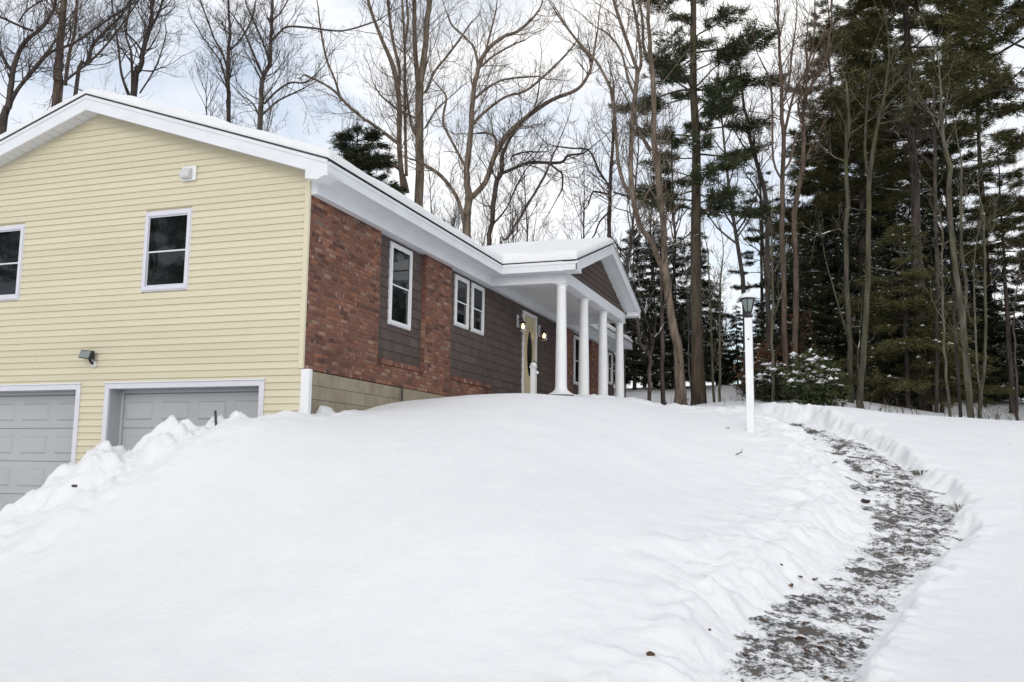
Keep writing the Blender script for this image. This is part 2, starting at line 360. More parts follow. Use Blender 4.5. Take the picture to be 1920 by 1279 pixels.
def snow_z(x, y):
    z0 = lawn(x, y)
    z = z0+HUMP(x, y)+.05*fbm(x*.35, y*.35, 3, 3)+.012*fbm(x*1.7, y*1.7, 3, 9)
    # ploughed bank above the driveway
    ex = np.interp(y, [-5, .08, .5, 1.3, 2, 3, 4, 6, 8, 12], [5, .5, -.85, -1.25, -1.5, -1.75, -2.3, -4, -6.5, -12])
    s = x-ex; mb = np.exp(-((s+.35)/.95)**2)*sstep(-.9, .5, y)*sstep(13, 9, y)
    wx = x+.18*fbm(x*2.3, y*2.3, 2, 55); wy = y+.18*fbm(x*2.3+9, y*2.3, 2, 56)
    z = z+mb*(HEAP(y)+.24*fbm(wx*1.6, wy*1.6, 2, 21)+.40*fbm(wx*3.0, wy*3.0, 3, 25)+.08*fbm(wx*8, wy*8, 3, 31))
    face = np.exp(-((s+1.1)/1.7)**2)*sstep(-1, .8, y)
    z = z+face*(.17*fbm(wx*3.2, wy*3.2, 4, 41)+.05*fbm(wx*10, wy*10, 3, 45))
    # path
    sd = path_sd(x, y)
    edge = sd+.22*fbm(x*1.8, y*1.8, 5, 61)+.06*fbm(x*9, y*9, 2, 66)
    left = sstep(-.6, .6, y-np.interp(x, [-12, -5, -2, 0, 2, 5], [-6.8, -6.8, -7.5, -8, -7.8, -7]))
    lump = np.exp(-(np.maximum(sd, 0)/(.38+.65*left))**2)*sstep(-.05, .12, sd)
    z = z+lump*(.02+(.05+.10*left)*fbm(wx*3.2, wy*3.2, 4, 71)+.03*left+(.02+.035*left)*fbm(wx*9, wy*9, 3, 75))
    z = z-.035*np.exp(-((x-2.95)**2+(y+5.915)**2)/.025)
    pv = pave_z(x, y)
    ca, sa = .35, .94
    n1 = .66*fbm((x*ca+y*sa)*1.9, (x*sa-y*ca)*5.2, 5, 81, .7)+.46*fbm(x*9, y*13, 3, 87, .6)
    cover = np.interp(x, [-12, -6, -3, 0, 2, 5], [.05, .05, .03, .0, .04, .06])
    tread = pv+.075*(n1+cover)+.01
    wl = sstep(-.02, .20+.22*left, edge)
    zz = tread*(1-wl)+z*wl
    z = np.where(sd < .6, zz, z)
    # cleared apron
    m_ = drive_mask(x, y); apron = -2.42+.02*fbm(x*2, y*2, 3, 95)+np.clip(-x-1, 0, 20)*-.02
    return z*(1-m_)+np.minimum(apron, z)*m_
def ground_z(x, y): return float(snow_z(np.array([float(x)]), np.array([float(y)]))[0])

def axis_grid(segs):
    a = []
    for lo, hi, st in segs: a.append(np.arange(lo, hi-1e-6, st))
    a.append([segs[-1][1]]); return np.concatenate(a)
gx = axis_grid([(-420,-60,60),(-60,-20,8),(-20,-12,1.0),(-12,-7,.09),(-7,-4,.035),(-4,5.4,.034),(5.4,10,.09),(10,22,.25),(22,70,1.5),(70,150,10),(150,600,75)])
gy = axis_grid([(-400,-60,60),(-60,-20,6),(-20,-13,.6),(-13,-9.4,.12),(-9.4,-6.0,.03),(-6.0,-1,.08),(-1,6.5,.05),(6.5,10,.2),(10,40,1.5),(40,120,10),(120,400,70)])
GX, GY = np.meshgrid(gx, gy, indexing='ij'); GZ = snow_z(GX.ravel(), GY.ravel()).reshape(GX.shape)
def grid_mesh(name, X, Y, Z, mat, keep=None):
    nx, ny = X.shape; idx = np.arange(nx*ny).reshape(nx, ny)
    q = np.stack([idx[:-1,:-1], idx[1:,:-1], idx[1:,1:], idx[:-1,1:]], -1).reshape(-1, 4)
    if keep is not None: q = q[keep[:-1,:-1].ravel() & keep[1:,1:].ravel()]
    used = np.unique(q); remap = np.full(nx*ny, -1); remap[used] = np.arange(len(used)); q = remap[q]
    V = np.stack([X.ravel(), Y.ravel(), Z.ravel()], -1)[used]
    me = bpy.data.meshes.new(name); me.vertices.add(len(V)); me.vertices.foreach_set('co', V.astype(np.float32).ravel())
    me.loops.add(len(q)*4); me.loops.foreach_set('vertex_index', q.astype(np.int32).ravel())
    me.polygons.add(len(q)); me.polygons.foreach_set('loop_start', np.arange(0, len(q)*4, 4, dtype=np.int32))
    me.polygons.foreach_set('use_smooth', np.ones(len(q), bool)); me.materials.append(mat); me.update(calc_edges=True); return me
sg = grid_mesh('snow_ground', GX, GY, GZ, M['snow'])
_x, _y = GX.ravel(), GY.ravel(); _sd = path_sd(_x, _y)+.10*fbm(_x*2.4, _y*2.4, 4, 99)
sg.attributes.new('tread', 'FLOAT', 'POINT').data.foreach_set('value', sstep(.22, -.16, _sd).astype(np.float32))
tag(link('snow_ground', sg), 'smooth snow covering the sloping front lawn', kind='structure')
px = np.arange(-12.4, 9.6, .12); py = np.arange(-8.8, -1.9, .12)
PX, PY = np.meshgrid(px, py, indexing='ij'); PS = path_sd(PX.ravel(), PY.ravel()).reshape(PX.shape)
PZ = pave_z(PX.ravel(), PY.ravel()).reshape(PX.shape)
tag(link('path', grid_mesh('path', PX, PY, PZ, M['path'], PS < .45)), 'dark wet shovelled garden path', kind='structure')

# ------------------------------------------------------------------ house
house = thing('ranch_house', 'raised ranch house with yellow vinyl gable, brick front and white columned porch', 'house')
RY, RZ, SL = 3.97, 4.46, .34           # ridge
EY, BY, RX0, RX1 = -.46, 8.40, -.33, 20.15
PXC, PZC, PSL, PX0, PX1, PY0 = 10.17, 4.04, .337, 6.93, 13.41, -2.12
LAP = .1016
def roof_z(y): return RZ-SL*abs(y-RY)
def porch_z(x): return PZC-PSL*abs(x-PXC)
def frame_box(mb, O, a, n, s0, s1, d0, d1, z0, z1):
    O = np.array(O, float); a = np.array(a, float); n = np.array(n, float); z = np.array([0,0,1.0])
    P = lambda s, d, h: O+a*s+n*d+z*h
    q0 = [P(s0,d0,z0), P(s1,d0,z0), P(s1,d1,z0), P(s0,d1,z0)]; q1 = [P(s0,d0,z1), P(s1,d0,z1), P(s1,d1,z1), P(s0,d1,z1)]
    if np.dot(np.cross(a, n), z) < 0: q0 = q0[::-1]; q1 = q1[::-1]
    return mb.hexa(q0, q1)

# --- gable wall
G_OPEN = [(.686, 3.375, -3, -.24), (4.015, 6.90, -3, -.24)]
GW = [(2.05, 2.893, 1.264, 2.489), (5.351, 6.194, 1.264, 2.489)]
mb = MB()
mb.prism([(.02,-.225),(7.92,-.225),(7.92,2.86),(3.97,4.29),(.02,2.86)], 0, .02, .2)
for y0, y1 in ((.02,.672),(3.39,4.0),(6.915,7.92)): mb.box(.02,.2,y0,y1,-2.6,-.222)
gable = mb.build('gable_wall', M['vinyl'], house)
cuts = [(.60, 3.46, -9, -.165), (3.93, 6.985, -9, -.165)]+[(a-.002, b+.002, c-.004, d+.004) for a, b, c, d in GW]
k = -24
while True:
    z = k*LAP
    if z > 4.20: break
    ymax = 7.94; ymin = 0.0
    lim = (4.235-z)/SL if z > 2.83 else 99
    y0, y1 = max(ymin, 3.97-lim), min(ymax, 3.97+lim)
    segs = [(y0, y1)]
    for c0, c1, cz0, cz1 in cuts:
        if z+LAP*.5 > cz0 and z+LAP*.5 < cz1:
            ns = []
            for s0, s1 in segs:
                if c1 <= s0 or c0 >= s1: ns.append((s0, s1)); continue
                if c0 > s0: ns.append((s0, c0))
                if c1 < s1: ns.append((c1, s1))
            segs = ns
    pieces = []
    for s0, s1 in segs:          # vinyl comes in lengths: butt joints wander from course to course
        if s1-s0 > 2.6 and k % 2 == 0:
            c_ = s0+(s1-s0)*rng.uniform(.25, .75); pieces += [(s0, c_-.001), (c_+.001, s1)]
        else: pieces.append((s0, s1))
    for s0, s1 in pieces:
        if s1-s0 < .02: continue
        p = MB(); b_ = -.021+rng.normal(0, .0012); t_ = -.004
        p.prism([(-.001, z), (-.003, z+.011), (b_, z+.0115), (t_, z+LAP-.001), (.019, z+LAP-.001), (.019, z)], 1, s0, s1)
        # prism along axis 1 takes (x, z) pairs
        p.build('siding_plank', M['vinyl'], gable)
    k += 1
# corner posts
MB().box(-.03, .012, -.022, .055, 0.0, 2.76).build('corner_post', M['vinyl'], house)
MB().box(-.03, .055, -.135, .0, -2.3, -.012).build('corner_board', M['white2'], house, bevel=.004)
MB().box(-.03, .03, 7.90, 7.99, -2.4, 2.75).build('corner_post', M['vinyl'], house)

# --- windows
def window(name, O, a, n, w, z0, z1, mat_frame, fw=.055, parent=house, trim=True):
    mb = MB(); d0, d1 = -.02, .035
    for s0, s1, h0, h1 in ((0, w, z1-fw, z1), (0, w, z0, z0+fw), (0, fw, z0+fw, z1-fw), (w-fw, w, z0+fw, z1-fw)):
        frame_box(mb, O, a, n, s0, s1, d0, d1, h0, h1)
    win = mb.build(name, mat_frame, parent, bevel=.006)
    zm = z0+(z1-z0)*.49; i0, i1 = fw, w-fw
    fr = MB()
    for s0, s1, h0, h1 in ((0, w, z1, z1+.018), (-.018, w+.018, z0-.018, z0), (-.018, 0, z0, z1+.018), (w, w+.018, z0, z1+.018)):
        frame_box(fr, O, a, n, s0, s1, d0, d1-.018, h0, h1)
    fr.build('outer_trim', mat_frame, win)
    for nm, h0, h1, dd in (('upper_sash', zm-.012, z1-fw, .012), ('lower_sash', z0+fw, zm+.012, -.002)):
        sb = MB(); t = .02
        for s0, s1, g0, g1 in ((i0, i1, h1-t, h1), (i0, i1, h0, h0+t+.004), (i0, i0+t*.6, h0+t+.004, h1-t), (i1-t*.6, i1, h0+t+.004, h1-t)):
            frame_box(sb, O, a, n, s0+.001, s1-.001, dd-.012, dd, g0, g1)
        sb.build(nm, mat_frame, win)
        gb = MB(); frame_box(gb, O, a, n, i0+t*.5, i1-t*.5, dd-.014, dd-.008, h0+t*.8, h1-t*.8); gb.build('pane', M['glass'], win)
    return win
for a, b, c, d in GW: window('window', (0,a,0), (0,1,0), (-1,0,0), b-a, c, d, M['frame'], .06)

# --- garage doors
for (y0, y1, _z, zt) in G_OPEN:
    gd = MB().box(.30, .34, y0+.004, y1-.004, -2.42, zt-.002).build('garage_door', M['grey_door'], house)
    nsec = 4; zb = -2.40; h = (zt-.06-zb)/nsec; ncol = 4; wd = (y1-y0-.02)/ncol
    for i in range(nsec):
        sec = MB().box(.275, .299, y0+.012, y1-.012, zb+i*h+.004, zb+(i+1)*h-.004).build('door_section', M['grey_door'], gd, bevel=.004)
        for j in range(ncol):
            c0, c1 = y0+.01+j*wd+wd*.12, y0+.01+(j+1)*wd-wd*.12; e0, e1 = zb+i*h+.12, zb+(i+1)*h-.12
            q = MB()      # raised panel with sloped rim and a groove round it
            xo, xi = .2745, .250
            q.hexa([(xo,c0,e0),(xo,c1,e0),(xo,c1,e1),(xo,c0,e1)][::-1], [(xi,c0+.028,e0+.028),(xi,c1-.028,e0+.028),(xi,c1-.028,e1-.028),(xi,c0+.028,e1-.028)][::-1])
            pnl = q.build('panel', M['grey_door'], gd)
    # jamb lining and header
    jb = MB(); jb.box(.01, .36, y0-.02, y0, -2.42, zt); jb.box(.01, .36, y1, y1+.02, -2.42, zt); jb.box(.01, .36, y0-.02, y1+.02, zt, zt+.02)
    jb.build('door_jamb', M['grey_door'], house)
    st = MB(); st.box(.24,.274,y0+.002,y0+.05,-2.42,zt-.002); st.box(.24,.274,y1-.05,y1-.002,-2.42,zt-.002); st.box(.24,.274,y0+.05,y1-.05,zt-.05,zt-.002)
    st.build('stop_moulding', M['grey_door'], house)
    tr = MB(); w = .085
    tr.box(-.035, .012, y0-w, y0-.001, -2.42, zt+w); tr.box(-.035, .012, y1+.001, y1+w, -2.42, zt+w); tr.box(-.036, .012, y0-.001, y1+.001, zt+.001, zt+w)
    tr.build('door_casing', M['frame'], house, bevel=.006)
    MB().box(-.055, .0, y0-w-.01, y1+w+.01, zt+w, zt+w+.018).build('drip_cap', M['white'], house)
# garage floor edge and interior darkness
MB().box(.345, .5, .3, 7.4, -2.6, -.1).build('garage_back_panel', M['interior'], house)

# --- front wall
FX1 = 19.80
front = MB().box(.03, FX1, .125, .30, -.9, 2.76).build('front_wall', M['mortar'], house)
BH, BL, BD, J = .0677, .203, .10, .0095
def brick_mesh(name, l):
    b = MB(); h = BH-J; e = .006
    b.hexa([(e,0,e),(e,0,h-e),(l-e,0,h-e),(l-e,0,e)], [(0,e,0),(0,e,h),(l,e,h),(l,e,0)])
    b.add([(0,e,0),(l,e,0),(l,e,h),(0,e,h),(0,.09,0),(l,.09,0),(l,.09,h),(0,.09,h)], [(0,1,5,4),(3,7,6,2),(0,4,7,3),(1,2,6,5)])
    return b
full_b = brick_mesh('brick', BL-J); BM = {}
panels = [(0.03, 2.31, .36, 2.56), (4.15, 5.36, .36, 2.56), (13.2, 14.25, .36, 2.56), (16.4, 17.75, .36, 2.56), (0.03, 7.62, 0.0, .36), (13.2, FX1, 0.0, .36)]
bricks = []
for (x0, x1, z0, z1) in panels:
    r0 = int(round(z0/BH)); r1 = int(z1/BH+1e-6) if z1 > 1 else int(round(.36/BH))
    for r in range(r0, r1+ (1 if z1 > 1 else 0)):
        z = r*BH
        if z+BH-J > 2.57: continue
        x = x0-(BL/2 if r % 2 else 0)
        while x < x1-.02:
            a, b = max(x, x0), min(x+BL, x1); l = b-a-J
            if l > .03: bricks.append((a, z, round(l, 3), x0))
            x += BL
# sill course of headers on the low wall
for (x0, x1) in ((2.32, 4.14), (5.37, 7.62), (14.26, 16.39), (17.76, FX1)):
    x = x0
    while x+.06 < x1: bricks.append((x, None, .058, x0)); x += BH
def key(b):
    c = np.array([b[0]+11.5, 7.2, 2.5]); return float(c@c)
bricks.sort(key=key)
rest = MB(); nb = 0
for (x, z, l, x0) in bricks:
    jit = rng.normal(0, .0025); jy = rng.normal(0, .0022)
    if z is None:
        g = MB().hexa([(0,0,0),(0,0,.08),(l,0,.08),(l,0,0)], [(0,.15,0),(0,.15,.10),(l,.15,.10),(l,.15,0)]); loc = (x, -.02+jy, .335)
        lk = ('h', l)
    else:
        g = None; loc = (x+jit*.5, .012+jy, z); lk = l
    if lk not in BM: BM[lk] = (g or brick_mesh('brick', l))
    g = BM[lk]
    if nb < 300:
        if not hasattr(g, 'me'): g.me = g.mesh('brick', M['brick'])
        link('brick', g.me, front, loc); nb += 1
    else:
        rest.add(np.array(g.v)+np.array(loc), g.f)
tag(rest.build('brickwork', M['brick'], front), kind='stuff')
# mortar bed behind the bricks
for (x0, x1, z0, z1) in panels: MB().box(x0+.004, x1-.004, .019, .124, z0-(.02 if z0 > 0 else 0), min(z1, 2.55)).build('mortar_bed', M['mortar'], front)

# shingle siding (individual shakes in courses)
EXPO = .178
sh_areas = [(2.32, 4.145, .43, 2.57), (5.365, 7.62, .43, 2.57), (7.62, 13.2, .12, 2.76), (14.26, 16.39, .43, 2.57), (17.76, FX1, .43, 2.57)]
WIN = [(2.82, 3.645, 1.08, 2.50), (5.72, 6.41, 1.485, 2.50), (6.63, 7.30, 1.485, 2.50), (14.66, 15.5, 1.08, 2.48), (18.80, 19.45, 1.46, 2.50)]
DOOR = (9.99, 11.08, .18, 2.47)
sh = []
for (x0, x1, z0, z1) in sh_areas:
    r = 0; z = .43+EXPO*math.floor((z0-.43)/EXPO)
    while z < z1:
        x = x0
        while x < x1-.01:
            w = float(rng.choice([.16,.2,.24,.28,.33])); b = min(x+w, x1)
            if x1-b < .05: b = x1
            lo, hi = max(z, z0), min(z+EXPO, z1)
            segs = [(x, b, lo, hi)]
            for (c0, c1, d0, d1) in WIN+[DOOR]:
                ns = []
                for (s0, s1, l_, h_) in segs:
                    if c1 <= s0 or c0 >= s1 or d1 <= l_ or d0 >= h_: ns.append((s0,s1,l_,h_)); continue
                    if s0 < c0: ns.append((s0, c0, l_, h_))
                    if s1 > c1: ns.append((c1, s1, l_, h_))
                    m0, m1 = max(s0, c0), min(s1, c1)
                    if l_ < d0: ns.append((m0, m1, l_, d0))
                    if h_ > d1: ns.append((m0, m1, d1, h_))
                segs = ns
            for q in segs:
                if q[1]-q[0] > .015 and q[3]-q[2] > .015: sh.append(q)
            x = b
        z += EXPO
sh.sort(key=lambda q: q[0]); rest = MB()
for i, (x0, x1, z0, z1) in enumerate(sh):
    g = MB(); t = .103+rng.normal(0, .0012); e = .003; dz = rng.uniform(0, .003)
    # thick butt at the bottom, thin at the top
    g.hexa([(x0+e, t, z0+dz), (x0+e, .117, z1-.001), (x1-e, .117, z1-.001), (x1-e, t, z0+dz)], [(x0+e, .124, z0+dz), (x0+e, .124, z1-.001), (x1-e, .124, z1-.001), (x1-e, .124, z0+dz)])
    if i < 300: g.build('shingle', M['shingle'], front)
    else: rest.add(g.v, g.f)
tag(rest.build('shingle_siding', M['shingle'], front), kind='stuff')
for (x0, x1, z0, z1) in WIN: window('window', (x0,.10,0), (1,0,0), (0,-1,0), x1-x0, z0, z1, M['white2'], .05)

# foundation of cement block, then parged concrete
fnd = MB().box(.06, 3.17, .02, .124, -1.4, -.012).build('foundation', M['mortar'], house)
for r in range(6):
    z1 = -.012-r*.203; x = .062-(.2 if r % 2 else 0)
    while x < 3.16:
        a, b = max(x, .062), min(x+.406, 3.165)
        if b-a > .04: MB().box(a+.004, b-.004, .012+rng.normal(0,.0015), .06, z1-.198, z1-.003).build('block', M['block'], fnd, bevel=.004)
        x += .406
MB().box(3.18, 7.7, .006, .124, -1.4, -.012).build('parged_foundation', M['parge'], house)
MB().tube([(3.19,-.02,-.6),(3.19,-.02,.02)], [.016,.016], 8).build('conduit', M['black'], house)
MB().box(7.64, 13.2, .03, .124, -1.0, .119).build('porch_skirt', M['shingle'], house)
MB().box(13.2, FX1, .022, .124, -1.0, -.012).build('far_foundation', M['parge'], house)
MB().box(FX1-.2, FX1, .126, 7.9, -1.4, 2.76).build('far_end_wall', M['vinyl'], house)
MB().box(.2, FX1, 7.72, 7.92, -1.4, 2.76).build('rear_wall', M['vinyl'], house)

# --- roof slabs, fascia, soffit
roof = MB(); t = .024
def slab(y0, y1): 
    roof.prism([(y0, roof_z(y0)), (y1, roof_z(y1)), (y1, roof_z(y1)-t), (y0, roof_z(y0)-t)], 0, RX0, RX1)
slab(EY-.02, RY); slab(RY, BY+.02)
roof = roof.build('roof', M['asphalt_shingle'], house)
FT = t+.001; FD = .235
for sgn in (-1, 1):
    ye = EY if sgn < 0 else BY
    for xa, xb in ((-.305, -.275), (20.09, 20.12)):
        MB().prism([(ye, roof_z(ye)-FT), (RY, RZ-FT), (RY, RZ-FT-FD*1.03), (ye, roof_z(ye)-FT-FD)], 0, xa, xb).build('rake_board', M['white'], roof, bevel=.004)
        MB().prism([(ye, roof_z(ye)-FT), (RY, RZ-FT), (RY, RZ-FT-.055), (ye, roof_z(ye)-FT-.055)], 0, xa-.014 if xa < 0 else xb, xa-.001 if xa < 0 else xb+.014).build('shingle_mould', M['white'], roof)
    # rake soffit in ribbed panels
    n = 30; y_in = ye
    for i in range(n):
        f0, f1 = i/n, (i+1)/n; ya = ye+(RY-ye)*f0; yb = ye+(RY-ye)*f1; g = .004*np.sign(yb-ya)
        za, zb = roof_z(ya+g)-FT-FD+.03, roof_z(yb-g)-FT-FD+.03
        MB().hexa([(-.274,ya+g,za),(-.274,yb-g,zb),(.015,yb-g,zb),(.015,ya+g,za)], [(-.274,ya+g,za+.012),(-.274,yb-g,zb+.012),(.015,yb-g,zb+.012),(.015,ya+g,za+.012)]).build('soffit_panel', M['soffit'], roof)
    MB().hexa([(-.27,ye,roof_z(ye)-FT-FD+.05),(-.27,RY,RZ-FT-FD+.05),(.18,RY,RZ-FT-FD+.05),(.18,ye,roof_z(ye)-FT-FD+.05)],
              [(-.27,ye,roof_z(ye)-FT-FD+.055),(-.27,RY,RZ-FT-FD+.055),(.18,RY,RZ-FT-FD+.055),(.18,ye,roof_z(ye)-FT-FD+.055)]).build('soffit_backing', M['soffit'], roof)
SZ = 2.735
def eave_run(xa, xb, nm):
    MB().box(xa, xb, EY, EY+.03, SZ-.012, 2.905).build('fascia', M['white'], roof, bevel=.004)
    MB().box(xa, xb, EY-.012, EY-.0015, 2.86, 2.912).build('shingle_mould', M['white'], roof)
    MB().box(xa, xb, EY+.031, -.131, SZ, SZ+.012).build('eave_soffit', M['white'], roof)
eave_run(-.274, PX0+.02, 'a'); eave_run(PX1-.02, 20.09, 'b')
MB().box(0.005, 7.28, -.13, -.005, 2.545, SZ+.01).build('frieze_board', M['white'], house, bevel=.004)
MB().box(13.06, 19.8, -.13, -.005, 2.545, SZ+.01).build('frieze_board', M['white'], house, bevel=.004)
MB().box(0.005, FX1, -.004, .124, 2.575, SZ+.01).build('frieze_backing', M['white'], house)
MB().prism([(-.10, 2.78), (-.10, 2.69), (-.30, 2.655), (EY+.001, 2.725), (EY+.001, 2.89), (-.10, 2.95)], 0, -.304, .004).build('cornice_return', M['white'], roof, bevel=.004)
MB().box(.02, FX1, .13, 7.9, 2.76, 2.78).build('attic_floor', M['interior'], house)

# --- porch
porch = MB().box(7.22, 13.12, -1.90, .02, -.6, .16).build('porch', M['concrete'], house, bevel=.01)
for i in range(4):
    cx = 7.40+1.84*i; c = (cx, -1.65, .16)
    col = MB().lathe([(.27,0),(.27,.02),(.235,.035),(.16,.085),(.132,.13),(.124,.18),(.118,.9),(.106,1.75),(.100,2.24),(.104,2.26),(.104,2.285),(.100,2.295),(.102,2.32),(.135,2.345),(.14,2.365)], c, 28).build('column', M['white2'], porch, smooth=True)
    MB().box(cx-.15, cx+.15, -1.80, -1.50, 2.5255, 2.5445).build('abacus', M['white2'], col, bevel=.003)
MB().box(7.28, 13.06, -1.78, -1.53, 2.545, 2.785).build('beam', M['white'], porch, bevel=.004)
for xa, xb in ((7.28, 7.53), (12.81, 13.06)): MB().box(xa, xb, -1.529, -.005, 2.545, 2.745).build('beam', M['white'], porch, bevel=.004)
# ceiling boards
nbd = 12
for i in range(nbd):
    y0 = -1.529+i*(1.65/nbd); MB().box(7.531, 12.809, y0+.003, y0+1.65/nbd-.003, 2.742, 2.755).build('ceiling_board', M['soffit'], porch)
MB().box(7.3, 13.0, -1.5, .12, 2.757, 2.762).build('ceiling_backing', M['soffit'], porch)
prf = MB()
for s in (-1, 1):
    xe = PX0 if s < 0 else PX1
    prf.hexa([(xe,PY0-.02,porch_z(xe)-t),(PXC,PY0-.02,PZC-t),(PXC,2.73,PZC-t),(xe,-.45,porch_z(xe)-t)], [(xe,PY0-.02,porch_z(xe)),(PXC,PY0-.02,PZC),(PXC,2.73,PZC),(xe,-.45,porch_z(xe))])
prf = prf.build('porch_roof', M['asphalt_shingle'], house)
for s in (-1, 1):
    xe = PX0 if s < 0 else PX1
    MB().prism([(xe, porch_z(xe)-FT), (PXC, PZC-FT), (PXC, PZC-FT-FD), (xe, porch_z(xe)-FT-FD)], 1, PY0, PY0+.03).build('rake_board', M['white'], prf, bevel=.004)
    MB().prism([(xe, porch_z(xe)-FT), (PXC, PZC-FT), (PXC, PZC-FT-.055), (xe, porch_z(xe)-FT-.055)], 1, PY0-.014, PY0-.001).build('shingle_mould', M['white'], prf)
    za, zb = porch_z(xe)-FT-FD+.03, PZC-FT-FD+.03
    MB().hexa([(xe,PY0+.031,za),(PXC,PY0+.031,zb),(PXC,-1.74,zb),(xe,-1.74,za)], [(xe,PY0+.031,za+.01),(PXC,PY0+.031,zb+.01),(PXC,-1.74,zb+.01),(xe,-1.74,za+.01)]).build('rake_soffit', M['white'], prf)
    xi = xe+.03 if s < 0 else xe-.03
    a, b = min(xe, xi), max(xe, xi)
    MB().box(a, b, PY0+.301, EY+.02, SZ-.012, porch_z(xe)-FT).build('fascia', M['white'], prf, bevel=.004)
    if s < 0: MB().box(xe-.012, xe-.0015, PY0, EY-.02, 2.86, 2.905).build('shingle_mould', M['white'], prf)
    c0, c1 = (xi+.001, 7.279) if s < 0 else (13.061, xi-.001)
    MB().box(c0, c1, PY0+.3, -.131, SZ, SZ+.012).build('eave_soffit', M['white'], prf)
    # boxed end of the eave under the rake
    MB().prism([(xe, SZ-.02), (xe, porch_z(xe)-FT-.01), (xe-s*.36, porch_z(xe-s*.36)-FT-.21), (xe-s*.36, SZ-.02)], 1, PY0+.002, PY0+.30).build('cornice_return', M['white'], prf)
# gable triangle of brown boards
tri = MB().prism([(7.42, 2.786), (12.92, 2.786), (PXC, 3.71)], 1, -1.74, -1.70).build('porch_gable', M['shingle'], porch)
z = 2.788
while z < 3.70:
    w = (3.735-z)/PSL; w = min(w, 2.80)
    if w > .04: MB().prism([(-1.765, z), (-1.748, z+.148), (-1.741, z+.148), (-1.741, z)], 0, PXC-w, PXC+w).build('siding_board', M['shingle'], tri)
    z += .15
# door
dr = MB(); dx0, dx1, dz0, dz1 = DOOR; w = .075
dr.box(dx0, dx0+w, .07, .13, dz0, dz1); dr.box(dx1-w, dx1, .07, .13, dz0, dz1); dr.box(dx0+w, dx1-w, .07, .13, dz1-w, dz1); dr.box(dx0+w, dx1-w, .08, .13, dz0, dz0+.05)
door = dr.build('front_door', M['white2'], house, bevel=.005)
slabm = MB().box(dx0+w+.002, dx1-w-.002, .105, .1245, dz0+.052, dz1-w-.002).build('door_slab', M['cream'], door, bevel=.003)
def oval(mb, cx, cz, rx, rz, y0, y1, n=36, inner=None):
    if inner is None:
        mb.prism([(cx+rx*math.cos(2*math.pi*k/n), cz+rz*math.sin(2*math.pi*k/n)) for k in range(n)], 1, y0, y1)
    else:
        vs = []; 
        for k in range(n):
            c, s = math.cos(2*math.pi*k/n), math.sin(2*math.pi*k/n)
            for (f, y) in ((1, y0), (1, y1), (inner, y0), (inner, y1)): vs.append((cx+rx*f*c, y, cz+rz*f*s))
        fs = []
        for k in range(n):
            a, b = 4*k, 4*((k+1) % n); fs += [(a, b, b+2, a+2), (a, a+1, b+1, b), (a+2, b+2, b+3, a+3)]
        mb.add(vs, fs)
    return mb
cx = (dx0+dx1)/2
oval(MB(), cx, 1.45, .22, .62, .0985, .1045).build('oval_glass', M['glass'], door)
oval(MB(), cx, 1.45, .25, .66, .088, .1045, inner=.86).build('oval_frame', M['cream'], door)
hb = MB(); hb.box(dx1-w-.11, dx1-w-.05, .085, .1045, 1.05, 1.32); hb.tube([(dx1-w-.08,.088,1.1),(dx1-w-.08,.03,1.1),(dx1-w-.08,.03,1.27),(dx1-w-.08,.088,1.29)], [.012]*4, 8)
hb.build('handle', M['black'], door)
# wall vent on the gable (hood with louvres)
vt = MB().box(-.05, -.019, 1.99, 2.25, 2.935, 3.165).build('wall_vent', M['white2'], house, bevel=.01)
MB().prism([(-.05, 2.96), (-.13, 2.965), (-.15, 3.0), (-.13, 3.09), (-.05, 3.13)], 1, 2.05, 2.22).build('vent_hood', M['grille'], vt, bevel=.012)

# --- roof snow
sx = np.concatenate([np.arange(-.42, 1, .06), np.arange(1, 20.2, .07), [20.22]]); sy = np.arange(-2.22, 8.55, .06)
SX, SY = np.meshgrid(sx, sy, indexing='ij')
ov = .012
dm = np.minimum(np.minimum(SX-(RX0-ov), (RX1+ov)-SX), np.minimum(SY-(EY-.02-ov), (BY+ov)-SY))
dp = np.minimum(np.minimum(SX-(PX0-ov), (PX1+ov)-SX), np.minimum(SY-(PY0-.02-ov), 2.6-SY))
zm = RZ-SL*np.abs(SY-RY); zp = PZC-PSL*np.abs(SX-PXC)
base = np.where(dp > 0, np.where(dm > 0, np.maximum(zm, zp), zp), zm); dist = np.maximum(dm, dp)
